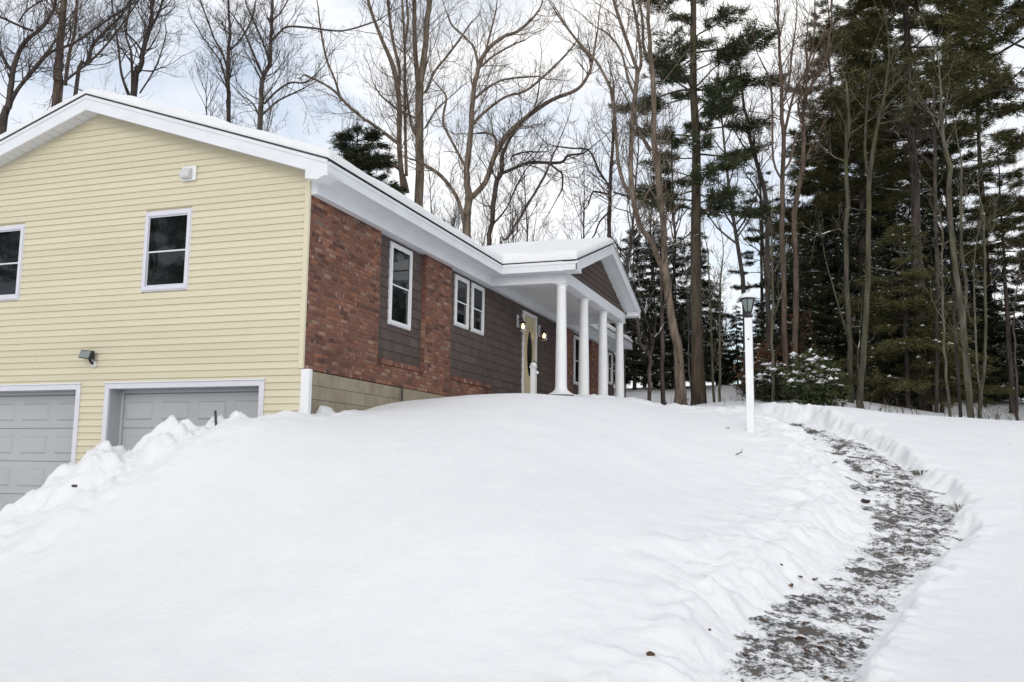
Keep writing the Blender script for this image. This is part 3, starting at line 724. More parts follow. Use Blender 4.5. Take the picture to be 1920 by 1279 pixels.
# rounded ridge and valley
hs = .5*fbm(SX*.5, SY*.5, 3, 301)
th = .175+.05*hs+.012*fbm(SX*3, SY*3, 3, 311)
ridge_soft = .04*np.exp(-(np.abs(SY-RY)/.35)**2)
prof = np.sqrt(np.clip(1-(1-np.clip(dist, 0, .22)/.22)**2, 0, 1))
edge_n = .045*fbm(SX*1.6, SY*1.6, 4, 321)
TOP = base+.004+(th-ridge_soft)*prof*(1-.0)+edge_n*prof
valley = np.exp(-((SX-6.9)/.5)**2-((SY+.5)/.45)**2)
TOP = TOP+valley*.07
keep = dist > -.001
def snow_shell(X, Y, T, B, keep, name):
    nx, ny = X.shape; idx = np.full((nx, ny), -1); vs = []; fs = []
    ii, jj = np.where(keep); idx[ii, jj] = np.arange(len(ii)); n = len(ii)
    V = np.concatenate([np.stack([X[ii,jj], Y[ii,jj], T[ii,jj]], -1), np.stack([X[ii,jj], Y[ii,jj], B[ii,jj]], -1)])
    a, b, c, d = idx[:-1,:-1], idx[1:,:-1], idx[1:,1:], idx[:-1,1:]; ok = (a>=0)&(b>=0)&(c>=0)&(d>=0)
    q = np.stack([a[ok], b[ok], c[ok], d[ok]], -1); fs = [tuple(r) for r in q]
    from collections import Counter
    e = Counter()
    for r in q:
        for k in range(4): e[(r[k], r[(k+1)%4])] += 1
    for (p, s) in list(e):
        if (s, p) not in e: fs.append((s, p, p+n, s+n))
    me = bpy.data.meshes.new(name); me.from_pydata(V.tolist(), [], [tuple(int(x) for x in f) for f in fs]); me.materials.append(M['snow'])
    me.polygons.foreach_set('use_smooth', [True]*len(me.polygons)); me.update(); return me
over = np.clip(.06-dist, 0, .1)
BOT = base+.003-over*.35
tag(link('roof_snow', snow_shell(SX, SY, TOP, BOT, keep, 'roof_snow')), 'thick rounded blanket of snow lying on the house roof', 'snow', kind='stuff')

# ------------------------------------------------------------------ fittings on the house
def sconce(x, lab):
    o = thing('wall_lantern', lab, 'wall light', (x, .10, 2.0), 'lit lanterns beside the front door')
    MB().box(-.06, .06, -.03, -.005, -.02, .28).build('back_plate', M['white'], o, bevel=.006)
    MB().tube([(0,-.02,.17),(0,-.09,.20),(0,-.15,.18),(0,-.15,.12)], [.012]*4, 8).build('arm', M['black'], o, smooth=True)
    MB().lathe([(.02,.13),(.055,.115),(.075,.085),(.078,.075)], (0,-.15,0), 20).build('cap', M['black'], o, smooth=True)
    MB().lathe([(.072,.074),(.085,.03),(.085,-.06),(.07,-.11),(.066,-.11),(.08,-.06),(.08,.03),(.068,.072)], (0,-.15,0), 20, cap=False).build('glass_jar', M['clear'], o, smooth=True)
    MB().lathe([(.012,.07),(.018,.05),(.030,.02),(.036,-.01),(.030,-.04),(.010,-.055)], (0,-.15,0), 16).build('bulb', M['bulb'], o, smooth=True)
sconce(9.58, 'lit glass wall lantern on the brown siding left of the cream front door')
sconce(11.28, 'lit glass wall lantern right of the front door, beside the first porch column')
fl = thing('flood_light', 'small black flood light on yellow siding above the garage doors', 'flood light', (-.02, 3.70, .15))
MB().lathe([(.055,0),(.055,.02),(.03,.035)], (0,0,0), 18).build('base', M['grille'], fl).rotation_euler = (0, -math.pi/2, 0)
MB().tube([(-.02,0,0),(-.06,.01,.02),(-.08,.03,.07)], [.022,.02,.018], 10).build('bracket', M['black'], fl, smooth=True)
hd = MB().hexa([(-.06,-.06,.06),(-.06,.17,.085),(-.17,.17,.085),(-.17,-.06,.06)], [(-.07,-.06,.195),(-.07,.17,.22),(-.12,.17,.22),(-.12,-.06,.195)]).build('head', M['black'], fl, bevel=.008)
MB().hexa([(-.172,-.04,.075),(-.172,.15,.097),(-.128,.15,.207),(-.128,-.04,.185)], [(-.178,-.04,.073),(-.178,.15,.095),(-.134,.15,.205),(-.134,-.04,.183)]).build('lens', M['frost'], fl)

# stair rail post with its snow cap
np_ = thing('rail_post', 'short white rail post capped with snow in front of the cream front door', 'post', (7.81, -.9, .05))
MB().box(-.055,.055,-.055,.055,-.2,.74).build('shaft', M['white2'], np_, bevel=.008)
MB().box(-.07,.07,-.07,.07,.741,.775).build('post_cap', M['white2'], np_, bevel=.008)
MB().tube([(.0,-.056,.63),(.0,-.09,.64),(.0,-.11,.66)], [.03,.035,.03], 10).build('rail_end', M['white2'], np_, smooth=True)
MB().lathe([(.078,.776),(.08,.80),(.065,.84),(.035,.865),(.005,.872)], (0,0,0), 16).build('snow_cap', M['snow'], np_, smooth=True)

# lamp post on the lawn
bx, by = 2.95, -5.915; bz = ground_z(bx, by)
lp = thing('lamp_post', 'white square lamp post with black lantern standing in the snowy lawn', 'lamp post', (bx, by, bz))
top = .93-bz
MB().box(-.055,.055,-.055,.055,-.5,top).build('post', M['white2'], lp, bevel=.007)
ln = MB().lathe([(.058,0),(.062,.03),(.05,.05),(.052,.085),(.066,.095)], (0,0,top+.001), 20).build('lantern_base', M['black'], lp, smooth=True)
z0 = top+.097
def taper(mb, h0, h1, r0, r1, n=6):
    mb.add([(r0*math.cos(2*math.pi*k/n), r0*math.sin(2*math.pi*k/n), h0) for k in range(n)]+[(r1*math.cos(2*math.pi*k/n), r1*math.sin(2*math.pi*k/n), h1) for k in range(n)],
           [tuple(range(n-1,-1,-1)), tuple(range(n, 2*n))]+[(k,(k+1)%n,(k+1)%n+n,k+n) for k in range(n)]); return mb
for k in range(6):
    a0, a1 = 2*math.pi*k/6, 2*math.pi*(k+1)/6; r0, r1 = .056, .103
    v = [(r0*math.cos(a0), r0*math.sin(a0), z0), (r0*math.cos(a1), r0*math.sin(a1), z0), (r1*math.cos(a1), r1*math.sin(a1), z0+.185), (r1*math.cos(a0), r1*math.sin(a0), z0+.185)]
    u = [(x*.95, y*.95, z) for x, y, z in v]
    MB().hexa(v, u).build('pane', M['frost'], lp)
    MB().tube([(r0*1.02*math.cos(a0), r0*1.02*math.sin(a0), z0), (r1*1.02*math.cos(a0), r1*1.02*math.sin(a0), z0+.185)], [.007,.007], 6).build('rib', M['black'], lp)
rf_ = taper(taper(MB(), z0+.186, z0+.205, .118, .122), z0+.2055, z0+.255, .115, .045).build('lantern_roof', M['black'], lp)
MB().lathe([(.03,z0+.256),(.018,z0+.275),(.02,z0+.29),(.004,z0+.305)], (0,0,0), 12).build('finial', M['black'], lp, smooth=True)
MB().lathe([(.118,z0+.2065),(.126,z0+.222),(.112,z0+.25),(.085,z0+.275),(.05,z0+.29),(.01,z0+.296)], (0,0,0), 18).build('snow_cap', M['snow'], lp, smooth=True)
MB().lathe([(.012,0),(.012,.012),(.006,.016)], (0,0,0), 10).build('light_sensor', M['black'], lp).matrix_local = Matrix.Translation((-.0555, .0, top-.33)) @ Matrix.Rotation(-math.pi/2, 4, 'Y')

# stake and clods on the ploughed bank
zs = ground_z(-1.5, .27)
st = MB().tube([(-1.5,.27,zs-.15),(-1.51,.30,zs+.17)], [.016,.016], 8).build('marker_stake', M['black'])
tag(st, 'black driveway marker stake sticking out of the snow bank by the garage', 'stake')

# ------------------------------------------------------------------ trees
PXM = lambda w, D: max(.006, .5*w*D/FPX)
def unit(v): return v/(np.linalg.norm(v)+1e-9)
def grow(mb, r_, p, d, Ln, r, lvl, up=.12, wob=.22, dens=1.0, rmin=.0045):
    n = 3 if lvl == 0 else (4 if Ln < 2 else 6)
    pts = [p]; st = Ln/n; d = unit(d); dirs = [d]
    for i in range(n):
        d = unit(d+r_.normal(0, wob, 3)+np.array([0,0,up])); p = p+d*st; pts.append(p); dirs.append(d)
    rr = [max(rmin, r*(1-.8*i/n)) for i in range(n+1)]
    mb.tube(pts, rr, 3 if r < .03 else (5 if r < .08 else 7), cap=False)
    if lvl > 0:
        nc = max(2, int(r_.poisson(dens*(1.6+1.5*Ln))))
        nc = min(nc, 9)
        for c in range(nc):
            t = r_.uniform(.2, 1.0)*n; i = min(int(t), n-1); f = t-i
            q = pts[i]*(1-f)+pts[i+1]*f; dd = dirs[i+1]
            ax = unit(np.cross(dd, r_.normal(0, 1, 3))); an = r_.uniform(.35, .95)
            nd = dd*math.cos(an)+ax*math.sin(an)
            grow(mb, r_, q, nd, Ln*r_.uniform(.32, .62)*(1.15-.4*t/n), max(rmin, rr[i]*r_.uniform(.4, .65)), lvl-1, up, wob, dens, rmin)
def smooth_path(P, W, k=3):
    P = [np.asarray(p, float) for p in P]; out = []; ow = []
    for i in range(len(P)-1):
        p0 = P[max(i-1,0)]; p1 = P[i]; p2 = P[i+1]; p3 = P[min(i+2, len(P)-1)]
        for j in range(k):
            t = j/k; out.append(.5*((2*p1)+(-p0+p2)*t+(2*p0-5*p1+4*p2-p3)*t*t+(-p0+3*p1-3*p2+p3)*t**3)); ow.append(W[i]*(1-t)+W[i+1]*t)
    out.append(P[-1]); ow.append(W[-1]); return out, ow

def traced_tree(name, label, D, trunk, limbs, mat, seed, dens=1.0, group=None, base_v=None, twig=1.0, cat='tree', start=.25):
    """trunk / limbs: (u, v, width) in the photograph, bottom to top, D metres away."""
    r_ = np.random.default_rng(seed)
    T = [at(u, v, D) for u, v, w in trunk]; TW = [PXM(w, D)*(.82 if u < 640 else .93) for u, v, w in trunk]
    b = T[0].copy()
    gz = ground_z(b[0], b[1])
    if b[2] > gz+.3: 
        T = [np.array([b[0], b[1], gz-.25])]+T; TW = [TW[0]*1.25]+TW
    else:
        T[0][2] = min(T[0][2], gz)-.2; TW[0] *= 1.15
    org = np.array([T[0][0], T[0][1], gz])
    o = thing(name, label, cat, org, group)
    P, Wd = smooth_path(T, TW, 4)
    for i in range(1, len(P)): P[i] = P[i]+r_.normal(0, .012, 3)
    tb = MB().tube(P, Wd, 10, cap=True); tb.build('trunk', mat, o, smooth=True, org=org)
    cb = MB(); paths = [(P, Wd, True)]
    for lm in limbs:
        wv = r_.uniform(-2.2, 2.2); n = len(lm)
        Lp = [at(u, v, D+wv*(i/(n-1))**1.3) for i, (u, v, w) in enumerate(lm)]; Lw = [PXM(w, D)*.8 for u, v, w in lm]
        q, qw = smooth_path(Lp, Lw, 4); cb.tube(q, qw, 7, cap=False); paths.append((q, qw, False))
    for (q, qw, tr) in paths:
        tot = len(q); length = sum(np.linalg.norm(q[i+1]-q[i]) for i in range(tot-1))
        nb_ = int(length*(1.9 if tr else 3.2)*dens)
        for k in range(nb_):
            t = r_.uniform(start if tr else .12, 1.0)*(tot-1.001); i = int(t); f = t-i
            p = q[i]*(1-f)+q[i+1]*f; dd = unit(q[i+1]-q[i]); rr = qw[i]
            if p[2] < 1.0: continue
            ax = unit(np.cross(dd, r_.normal(0, 1, 3))); an = r_.uniform(.45, 1.15)
            ln_ = min(4.5, 1.0+rr*22)*r_.uniform(.45, 1.0)*(1.1-.45*t/tot)*twig
            grow(cb, r_, p, dd*math.cos(an)+ax*math.sin(an), ln_, min(rr*.45, .024), 2 if ln_ > .8 else 1, .14, .2, 1.25, .0042)
        # carry the tip on
        e = unit(q[-1]-q[-2]); grow(cb, r_, q[-1], e, 1.8*twig, min(qw[-1], .03), 2, .1, .18, 1.0)
    if cb.v: tag(cb.build('crown', mat, o, org=org), kind='stuff')
    return o

W = lambda *a: list(a)
bd, bt, bm, br_, bs = M['bark_dark'], M['bark_tan'], M['bark_moss'], M['bark_red'], M['bark_snow']
traced_tree('bare_tree', 'dark forked bare tree at the left edge, above the gable eave', 34,
    W((2,262,18),(18,195,15),(22,140,12),(42,85,10),(80,50,8),(103,10,6),(112,-70,4)),
    W(W((18,195,11),(35,165,9),(65,130,8),(95,98,7),(140,80,6),(200,38,5),(250,5,4),(275,-35,3)), W((22,135,8),(0,100,6),(-30,60,5)), W((62,58,6),(40,50,5),(0,32,5),(-40,20,4)), W((35,42,4),(50,20,4),(80,0,3))), bd, 1)
traced_tree('bare_tree', 'thick straight reddish-brown trunk behind the gable, left of its peak', 36,
    W((107,195,22),(108,150,20),(112,90,17),(117,40,15),(120,0,14),(124,-110,8)),
    W(W((122,160,9),(130,100,8),(140,60,7),(145,0,6),(152,-60,4)), W((112,30,8),(100,10,6),(90,-20,5)), W((115,60,6),(90,95,5),(60,130,4))), br_, 2)
traced_tree('bare_tree', 'slender leaning bare tree rising right behind the gable peak', 33,
    W((140,176,9),(165,120,8),(172,90,7),(195,62,6),(235,20,5),(258,-40,4)),
    W(W((165,118,6),(185,100,5),(215,65,5),(240,30,4),(260,0,3)), W((125,150,6),(160,122,5))), bd, 3)
traced_tree('bare_tree', 'many-stemmed bare tree just right of the gable peak', 35,
    W((250,185,15),(262,130,12),(272,80,11),(283,40,9),(285,0,7),(292,-80,4)),
    W(W((275,65,7),(295,30,6),(305,0,5),(318,-60,4)), W((243,182,8),(228,140,6),(222,90,5),(213,30,4),(205,-30,3)), W((248,175,7),(246,100,6),(236,60,5),(250,-20,4)), W((262,175,4),(290,130,4),(305,90,3),(312,60,3)), W((265,95,5),(255,80,4),(235,60,3))), bd, 4)
traced_tree('bare_tree', 'thin upright bare tree behind the middle of the gable roof', 37,
    W((428,230,10),(428,170,9),(427,120,8),(431,70,7),(430,30,5),(425,-60,3)),
    W(W((427,130,6),(415,95,5),(403,75,4),(390,40,4),(375,0,3)), W((430,95,5),(450,75,4),(470,40,4),(480,0,3)), W((425,165,4),(415,120,4),(395,90,3),(380,70,3))), bd, 5)
traced_tree('bare_tree', 'spreading grey bare tree above the right slope of the gable', 34,
    W((487,245,13),(490,200,11),(492,150,10),(505,120,9),(507,80,8),(510,20,7),(514,-90,4)),
    W(W((494,145,6),(475,100,5),(455,55,4),(430,20,3)), W((507,78,6),(525,60,5),(540,50,5),(580,52,5),(640,58,4),(690,45,4)), W((495,195,6),(520,170,5),(545,155,5),(570,155,4),(592,140,3)),
      W((492,215,5),(520,190,5),(550,175,4),(570,165,3)), W((505,120,5),(497,90,5),(480,50,4),(462,10,3)), W((508,40,5),(525,25,4),(540,0,3)), W((488,225,5),(475,195,4),(455,180,3),(440,165,3))), bd, 6)
traced_tree('bare_tree', 'tall tan bare tree with several parallel stems behind the brick corner', 38,
    W((785,385,18),(787,310,17),(787,281,17),(787,175,16),(796,103,12),(802,31,11),(806,0,11),(810,-120,7)),
    W(W((786,190,11),(779,103,11),(777,47,10),(777,0,10),(776,-120,6)), W((757,362,13),(749,281,12),(748,188,12),(737,125,11),(715,72,8),(692,9,7),(684,-40,5)), W((748,160,8),(749,131,8),(737,78,7),(729,19,7),(726,-60,5)),
      W((762,330,8),(760,250,7),(759,188,7),(759,94,6),(754,0,6),(752,-60,4)), W((798,175,6),(815,134,6),(840,103,5),(865,69,5),(885,40,3)), W((797,241,5),(815,210,4),(837,188,4)), W((765,362,8),(756,328,8),(737,310,7),(706,310,6),(690,325,4)),
      W((750,272,8),(715,245,8),(660,205,7),(620,165,6),(570,140,5)), W((640,190,6),(628,150,5),(612,110,5),(602,60,4),(596,10,3)), W((785,225,6),(765,215,6),(745,205,6),(715,180,4),(705,165,3)), W((783,260,6),(770,230,5),(760,150,4)), W((757,95,5),(765,40,5),(762,0,4))), bt, 7, .8)
traced_tree('bare_tree', 'big bare tree with long arching limb reaching right above the porch', 36,
    W((875,440,17),(876,400,16),(878,367,15),(875,320,13),(883,239,11),(888,176,10),(897,129,9),(914,92,8),(947,68,7),(976,55,6),(1006,26,4),(1017,4,3)),
    W(W((897,125,7),(888,88,6),(870,68,6),(848,48,5),(838,25,3)), W((880,374,13),(910,342,13),(927,294,12),(954,250,12),(991,217,11),(1035,187,10),(1083,167,8),(1105,136,7),(1112,107,6),(1120,60,4)), W((1108,112,6),(1079,73,5),(1054,40,5),(1035,11,3)),
      W((888,231,7),(910,209,7),(947,182,6),(984,171,6),(1020,143,6),(1054,110,5),(1076,85,4)), W((888,187,6),(914,165,6),(947,149,5),(1010,143,4)), W((874,315,7),(851,272,6),(831,228,6),(837,184,5),(825,165,4)), W((872,420,10),(856,369,9),(828,331,9),(798,310,8),(780,300,6)),
      W((910,100,5),(920,60,5),(930,20,4)), W((927,294,6),(930,262,6),(915,250,6),(895,250,5)), W((1000,210,4),(1008,180,4),(1012,150,3)), W((897,129,6),(925,105,5),(960,85,4),(985,75,3))), bt, 8, .9)
traced_tree('bare_tree', 'dark crooked bare tree with low level limb over the porch valley', 36,
    W((917,470,10),(922,420,10),(929,349,10),(940,323,9),(941,294,7),(958,257,6),(985,225,4)),
    W(W((938,326,8),(954,320,8),(991,305,8),(1050,305,7),(1065,292,6),(1094,287,4),(1110,275,3)), W((1030,306,5),(1044,318,5),(1054,327,5),(1054,353,4),(1046,370,3)), W((958,300,4),(962,292,5),(985,285,4),(1010,285,3)), W((925,420,5),(950,390,4),(968,350,4),(985,320,3))), bd, 9, 1.2)
traced_tree('bare_tree', 'thin snow-lined tree leaning right above the porch roof valley', 35,
    W((938,470,6),(950,448,6),(984,393,5),(1020,331,5),(1035,294,4),(1050,262,3)), [], bs, 10, .7)
traced_tree('bare_tree', 'thin dark straight tree standing above the porch roof peak', 37,
    W((1142,470,8),(1143,400,8),(1144,360,7),(1149,257,6),(1152,200,4),(1150,150,3)),
    W(W((1143,350,5),(1123,320,5),(1105,283,4),(1070,278,4),(1039,274,3)), W((1143,365,5),(1120,360,5),(1110,362,4),(1103,385,3)), W((1142,398,5),(1125,415,4),(1115,440,4)), W((1150,360,5),(1165,365,4),(1185,368,3))), bd, 11)
traced_tree('bare_tree', 'thick sinuous twin-stemmed tan tree standing right of the porch', 29,
    W((1277,757,26),(1275,720,22),(1271,653,19),(1258,593,17),(1249,519,16),(1245,453,13),(1244,420,12),(1235,345,12),(1226,263,11),(1225,164,10),(1221,115,10),(1217,66,8),(1215,16,7),(1217,-60,5)),
    W(W((1246,515,14),(1236,489,13),(1219,450,13),(1198,418,13),(1184,345,12),(1184,263,11),(1189,197,11),(1195,138,10),(1189,115,8),(1166,49,8),(1151,0,7),(1140,-60,5)), W((1194,140,8),(1202,115,8),(1195,49,7),(1185,-5,6),(1180,-60,4)), W((1221,283,7),(1208,262,7),(1195,240,7),(1190,213,6)),
      W((1222,121,7),(1207,89,7),(1205,43,6),(1199,0,5),(1196,-50,4)), W((1184,362,9),(1172,350,9),(1160,310,8),(1154,240,8),(1148,180,8),(1140,155,7),(1118,115,6),(1100,95,5),(1070,60,4),(1045,20,3)), W((1188,175,6),(1178,150,6),(1166,100,5),(1150,75,5),(1135,60,4),(1115,50,3)), W((1221,120,4),(1232,105,4),(1236,90,3))), bt, 12, .75)
traced_tree('bare_tree', 'crooked pale sapling bent beside the porch end', 27, W((1218,760,8),(1218,700,8),(1218,668,8),(1202,647,8),(1197,620,7),(1196,590,5)), W(W((1218,670,4),(1222,640,4),(1215,610,3))), bs, 13, .5)
traced_tree('bare_tree', 'dark slim trunk between the bent sapling and the twin-stemmed tree', 29, W((1243,760,9),(1243,700,8),(1242,640,8),(1241,578,7),(1239,520,5),(1240,450,4)), [], bd, 14, .6)
traced_tree('bare_tree', 'thinnest grey sapling just right of the big pine trunk', 30, W((1339,760,5),(1336,680,5),(1332,578,4),(1328,500,3)), [], bm, 15, .7)
traced_tree('bare_tree', 'thin grey sapling midway between pine trunk and lamp post', 30, W((1350,760,5),(1350,680,5),(1350,578,4),(1352,500,3)), [], bm, 16, .8)
traced_tree('bare_tree', 'slim pale trunk a little right of the lamp post', 27, W((1449,765,7),(1448,666,6),(1448,600,6),(1449,540,5),(1446,440,3)), W(W((1448,600,3),(1462,560,3),(1470,530,2))), bm, 17, .7, start=.62)
traced_tree('bare_tree', 'straight brown tree right of the lamp post, left of a close pair', 29,
    W((1475,762,14),(1472,682,12),(1470,556,11),(1467,447,11),(1466,391,10),(1469,281,9),(1466,203,8),(1464,141,7),(1461,62,5),(1458,0,3)),
    W(W((1471,250,7),(1489,175,6),(1511,131,5),(1525,78,5),(1528,0,3)), W((1470,190,5),(1480,150,5),(1485,100,4),(1492,50,3)), W((1470,320,6),(1482,300,5),(1490,260,4)), W((1468,340,5),(1450,300,5),(1448,200,5),(1443,150,4),(1430,120,3))), br_, 18, .9, start=.62)
traced_tree('bare_tree', 'straight brown tree right of the lamp post, right of a close pair', 30,
    W((1493,762,13),(1490,656,12),(1493,541,12),(1489,430,11),(1491,391,11),(1505,313,10),(1507,235,8),(1511,181,7),(1546,119,5),(1558,47,4),(1560,0,3)),
    W(W((1508,240,6),(1500,220,6),(1498,190,5),(1520,120,4),(1545,60,3)), W((1511,185,5),(1513,130,5),(1510,80,4)), W((1505,305,5),(1520,280,5),(1545,230,4),(1570,180,3))), br_, 19, .9, start=.62)
traced_tree('bare_tree', 'dark leaning tree behind the lantern of the lamp post', 33, W((1440,765,11),(1440,620,10),(1439,519,10),(1436,375,9),(1411,281,8),(1396,203,6),(1389,150,4)), W(W((1420,300,5),(1395,275,4),(1380,250,3)), W((1437,400,5),(1415,350,4),(1400,330,3))), bd, 20, .8, start=.62)
traced_tree('bare_tree', 'mossy pale trunk left of a pair in the dark evergreens', 27, W((1596,760,13),(1595,720,12),(1594,650,11),(1587,525,10),(1587,400,9),(1590,385,9),(1586,281,7),(1593,244,6),(1590,180,4)), W(W((1593,640,4),(1580,600,4),(1560,530,3)), W((1588,450,4),(1575,430,4),(1540,440,3))), bm, 21, .5, start=.62)
traced_tree('bare_tree', 'mossy pale forked trunk right of a pair in the dark evergreens', 26, W((1612,765,14),(1614,720,13),(1620,650,12),(1626,525,11),(1630,400,10),(1629,338,10),(1640,266,8),(1655,194,7),(1661,166,5),(1668,110,3)), W(W((1629,345,7),(1622,281,6),(1625,203,5),(1630,150,3)), W((1627,500,4),(1650,505,4),(1690,510,3)), W((1612,720,4),(1608,670,4),(1612,640,3))), bm, 22, .5, start=.62)
traced_tree('bare_tree', 'thick mossy trunk of a right-hand clump, with a fork above', 24, W((1821,800,15),(1821,780,14),(1811,679,13),(1801,564,12),(1788,482,11),(1781,400,11),(1779,313,9),(1767,250,7),(1764,188,5),(1760,120,3)), W(W((1805,600,8),(1812,540,7),(1803,470,7),(1802,400,6),(1803,300,4))), bm, 23, .45, start=.62)
traced_tree('bare_tree', 'thin leaning sapling leftmost in the right-hand clump', 23.5, W((1782,800,6),(1781,780,6),(1772,679,5),(1767,557,5),(1765,470,3)), [], bm, 24, .5, start=.62)
traced_tree('bare_tree', 'slender forked pale tree rightmost in the right-hand clump', 24, W((1836,800,8),(1837,770,8),(1845,690,7),(1848,640,6),(1847,482,5),(1846,400,3)), W(W((1838,730,5),(1832,690,5),(1827,564,4),(1826,500,3))), bm, 25, .5, start=.62)
traced_tree('bare_tree', 'dark thin trunk close left of the thick mossy trunk', 24.5, W((1801,800,7),(1800,760,7),(1792,640,6),(1790,560,4)), [], bd, 26, .4, start=.62)
traced_tree('bare_tree', 'dark thin sapling at the far right edge of the snow', 22, W((1908,800,6),(1907,760,5),(1905,690,4),(1900,600,3)), [], bd, 27, .8)
traced_tree('bare_tree', 'thin dark trunk close behind the thick mossy trunk on the right', 27, W((1755,790,8),(1757,600,8),(1756,430,8),(1752,250,6),(1750,100,4)), [], bd, 28, .4, start=.62)

# ------------------------------------------------------------------ conifers
def tufts(C, Dr, K, Lb, wd, r_, droop=0.0, flat=.5):
    """needle blades: C (N,3) centres, Dr (N,3) twig directions -> (N*K,3,3) triangles"""
    N = len(C); C = np.repeat(C, K, 0); Dr = np.repeat(Dr, K, 0)
    rd = r_.normal(0, 1, (N*K, 3)); rd[:, 2] *= flat
    d = Dr*.75+rd*.62; d[:, 2] += -droop+.05; d /= np.linalg.norm(d, axis=1)[:, None]+1e-9
    Lr = Lb*r_.uniform(.6, 1.25, (N*K, 1)); s = np.cross(d, r_.normal(0, 1, (N*K, 3))); s /= np.linalg.norm(s, axis=1)[:, None]+1e-9
    b = C+r_.normal(0, .05, (N*K, 3))
    return np.stack([b-s*wd, b+s*wd, b+d*Lr], 1)
def snow_lumps(C, r_, s0=.05, s1=.14):
    vs = []; n = len(C); S = r_.uniform(s0, s1, n); out = []
    o = np.array([(1,0,0),(0,1,0),(-1,0,0),(0,-1,0),(.1,.1,.75),(0,0,-.3)]); f = [(0,1,4),(1,2,4),(2,3,4),(3,0,4),(1,0,5),(2,1,5),(3,2,5),(0,3,5)]
    for i in range(n):
        a = r_.uniform(0, 6.28); ca, sa = math.cos(a), math.sin(a); q = o*S[i]*np.array([r_.uniform(.8,2.0), 1, 1]); q = np.stack([q[:,0]*ca-q[:,1]*sa, q[:,0]*sa+q[:,1]*ca, q[:,2]], -1)+C[i]
        for t in f: out.append(q[list(t)])
    return np.array(out)
def conifer_mesh(kind, H, seed, r0, crown0, rad, mats, whorl=.75, nper=5, K=12, Lb=.2, wd=.011, snow=0, droop=0.0, sparse=0.0, dead=True, prof='pine', bend=.0):
    r_ = np.random.default_rng(seed); bark, nd = mats
    lean = np.array([r_.normal(0, bend), r_.normal(0, bend), 0])
    P = [np.array([0,0,-.3])]; W_ = [r0*1.25]
    n = 12
    for i in range(1, n+1):
        f = i/n; P.append(np.array([0,0,H*f])+lean*f*f*H+r_.normal(0, .03, 3)*np.array([1,1,0])); W_.append(max(.02, r0*(1-.86*f)))
    tb = MB().tube(P, W_, 10); Zs = np.array([p[2] for p in P]); 
    def axis(z): return np.array([np.interp(z, Zs, [p[0] for p in P]), np.interp(z, Zs, [p[1] for p in P]), z])
    bb = MB(); C = []; Dr = []; SN = []
    z = crown0*.45 if dead else crown0
    while z < H-.3:
        live = z >= crown0; f = (z-crown0)/(H-crown0)
        if prof == 'pine': R = rad*(1.0-.75*max(f,0)**1.6)*(.55+.45*min(1, max(f,0)*5+.3))
        else: R = rad*(1-max(f,0))**.85+.25
        m_ = max(2, int(r_.poisson(nper))) if live else int(r_.integers(0, 3))
        az0 = r_.uniform(0, 6.28)
        for k in range(m_):
            if live and r_.random() < sparse: continue
            az = az0+6.28*k/max(m_,1)+r_.normal(0, .35); ln_ = R*r_.uniform(.55, 1.15)
            if not live: ln_ *= .6
            p = axis(z+r_.normal(0, .12)); d = np.array([math.cos(az), math.sin(az), .12-.35*droop+r_.normal(0, .1)]); ns = 6; pts = [p]; dirs = []
            for s in range(ns):
                d = unit(d+r_.normal(0, .10, 3)*np.array([1,1,.6])+np.array([0,0,(.05 if s > 2 else -.02)-.09*droop])); p = p+d*ln_/ns; pts.append(p); dirs.append(d)
            rb = max(.012, .012+.011*ln_)
            bb.tube(pts, [rb*(1-.8*s/ns) for s in range(ns+1)], 4, cap=False)
            if not live:
                for q in range(2):
                    s = r_.integers(2, ns); grow(bb, r_, pts[s], unit(dirs[s-1]+r_.normal(0,.6,3)), ln_*.4, .01, 0)
                continue
            # side twigs in a flat spray
            nt_ = int(3+ln_*(8.5 if prof == 'pine' else 6))
            for q in range(nt_):
                t = r_.uniform(.38 if prof == 'pine' else .1, 1.0)*ns; i = min(int(t), ns-1); fr = t-i
                b0 = pts[i]*(1-fr)+pts[i+1]*fr; sd = unit(np.cross(dirs[i], (0,0,1)))*(1 if r_.random() < .5 else -1)
                tl = (.22+.30*ln_*(1-.55*t/ns))*r_.uniform(.5, 1.1); dv = unit(sd*.8+dirs[i]*.75+np.array([0,0,r_.normal(.06-.25*droop, .14)]))
                e = b0+dv*tl
                nn = max(2, int(tl/(Lb*.55)))
                for w in range(nn):
                    C.append(b0+dv*tl*(w+r_.uniform(.3, 1))/nn+r_.normal(0, .03, 3)); Dr.append(dv)
                if snow and r_.random() < snow: SN.append(b0+dv*tl*r_.uniform(.3, .95)+np.array([0,0,.05]))
            if snow and r_.random() < snow*1.5: SN.append(pts[r_.integers(2, ns)]+np.array([0,0,.05]))
        z += whorl*r_.uniform(.7, 1.3)*(1 if live else 1.5)
    C = np.array(C); Dr = np.array(Dr)
    T = tufts(C, Dr, K, Lb, wd, r_, droop*.5)
    return dict(trunk=tb.mesh('trunk', bark, True), branches=bb.mesh('branches', bark), foliage=tri_mesh('crown', T, nd),
                snow=tri_mesh('snow', snow_lumps(np.array(SN), r_, .03, .085), M['snow']) if SN else None, n=len(T))
def place_conifer(md, name, label, loc, rz=0.0, s=1.0, group=None):
    o = thing(name, label, 'tree', loc, group); o.rotation_euler = (0, 0, rz); o.scale = (s, s, s)
    link('trunk', md['trunk'], o); tag(link('branches', md['branches'], o), kind='stuff'); tag(link('crown', md['foliage'], o), kind='stuff')
    if md['snow']: tag(link('snow', md['snow'], o), kind='stuff')
    return o
def spot(u, D, dz=0.0):
    p = at(u, 780, D); return (p[0], p[1], ground_z(p[0], p[1])-dz)
bp = M['bark_pine']
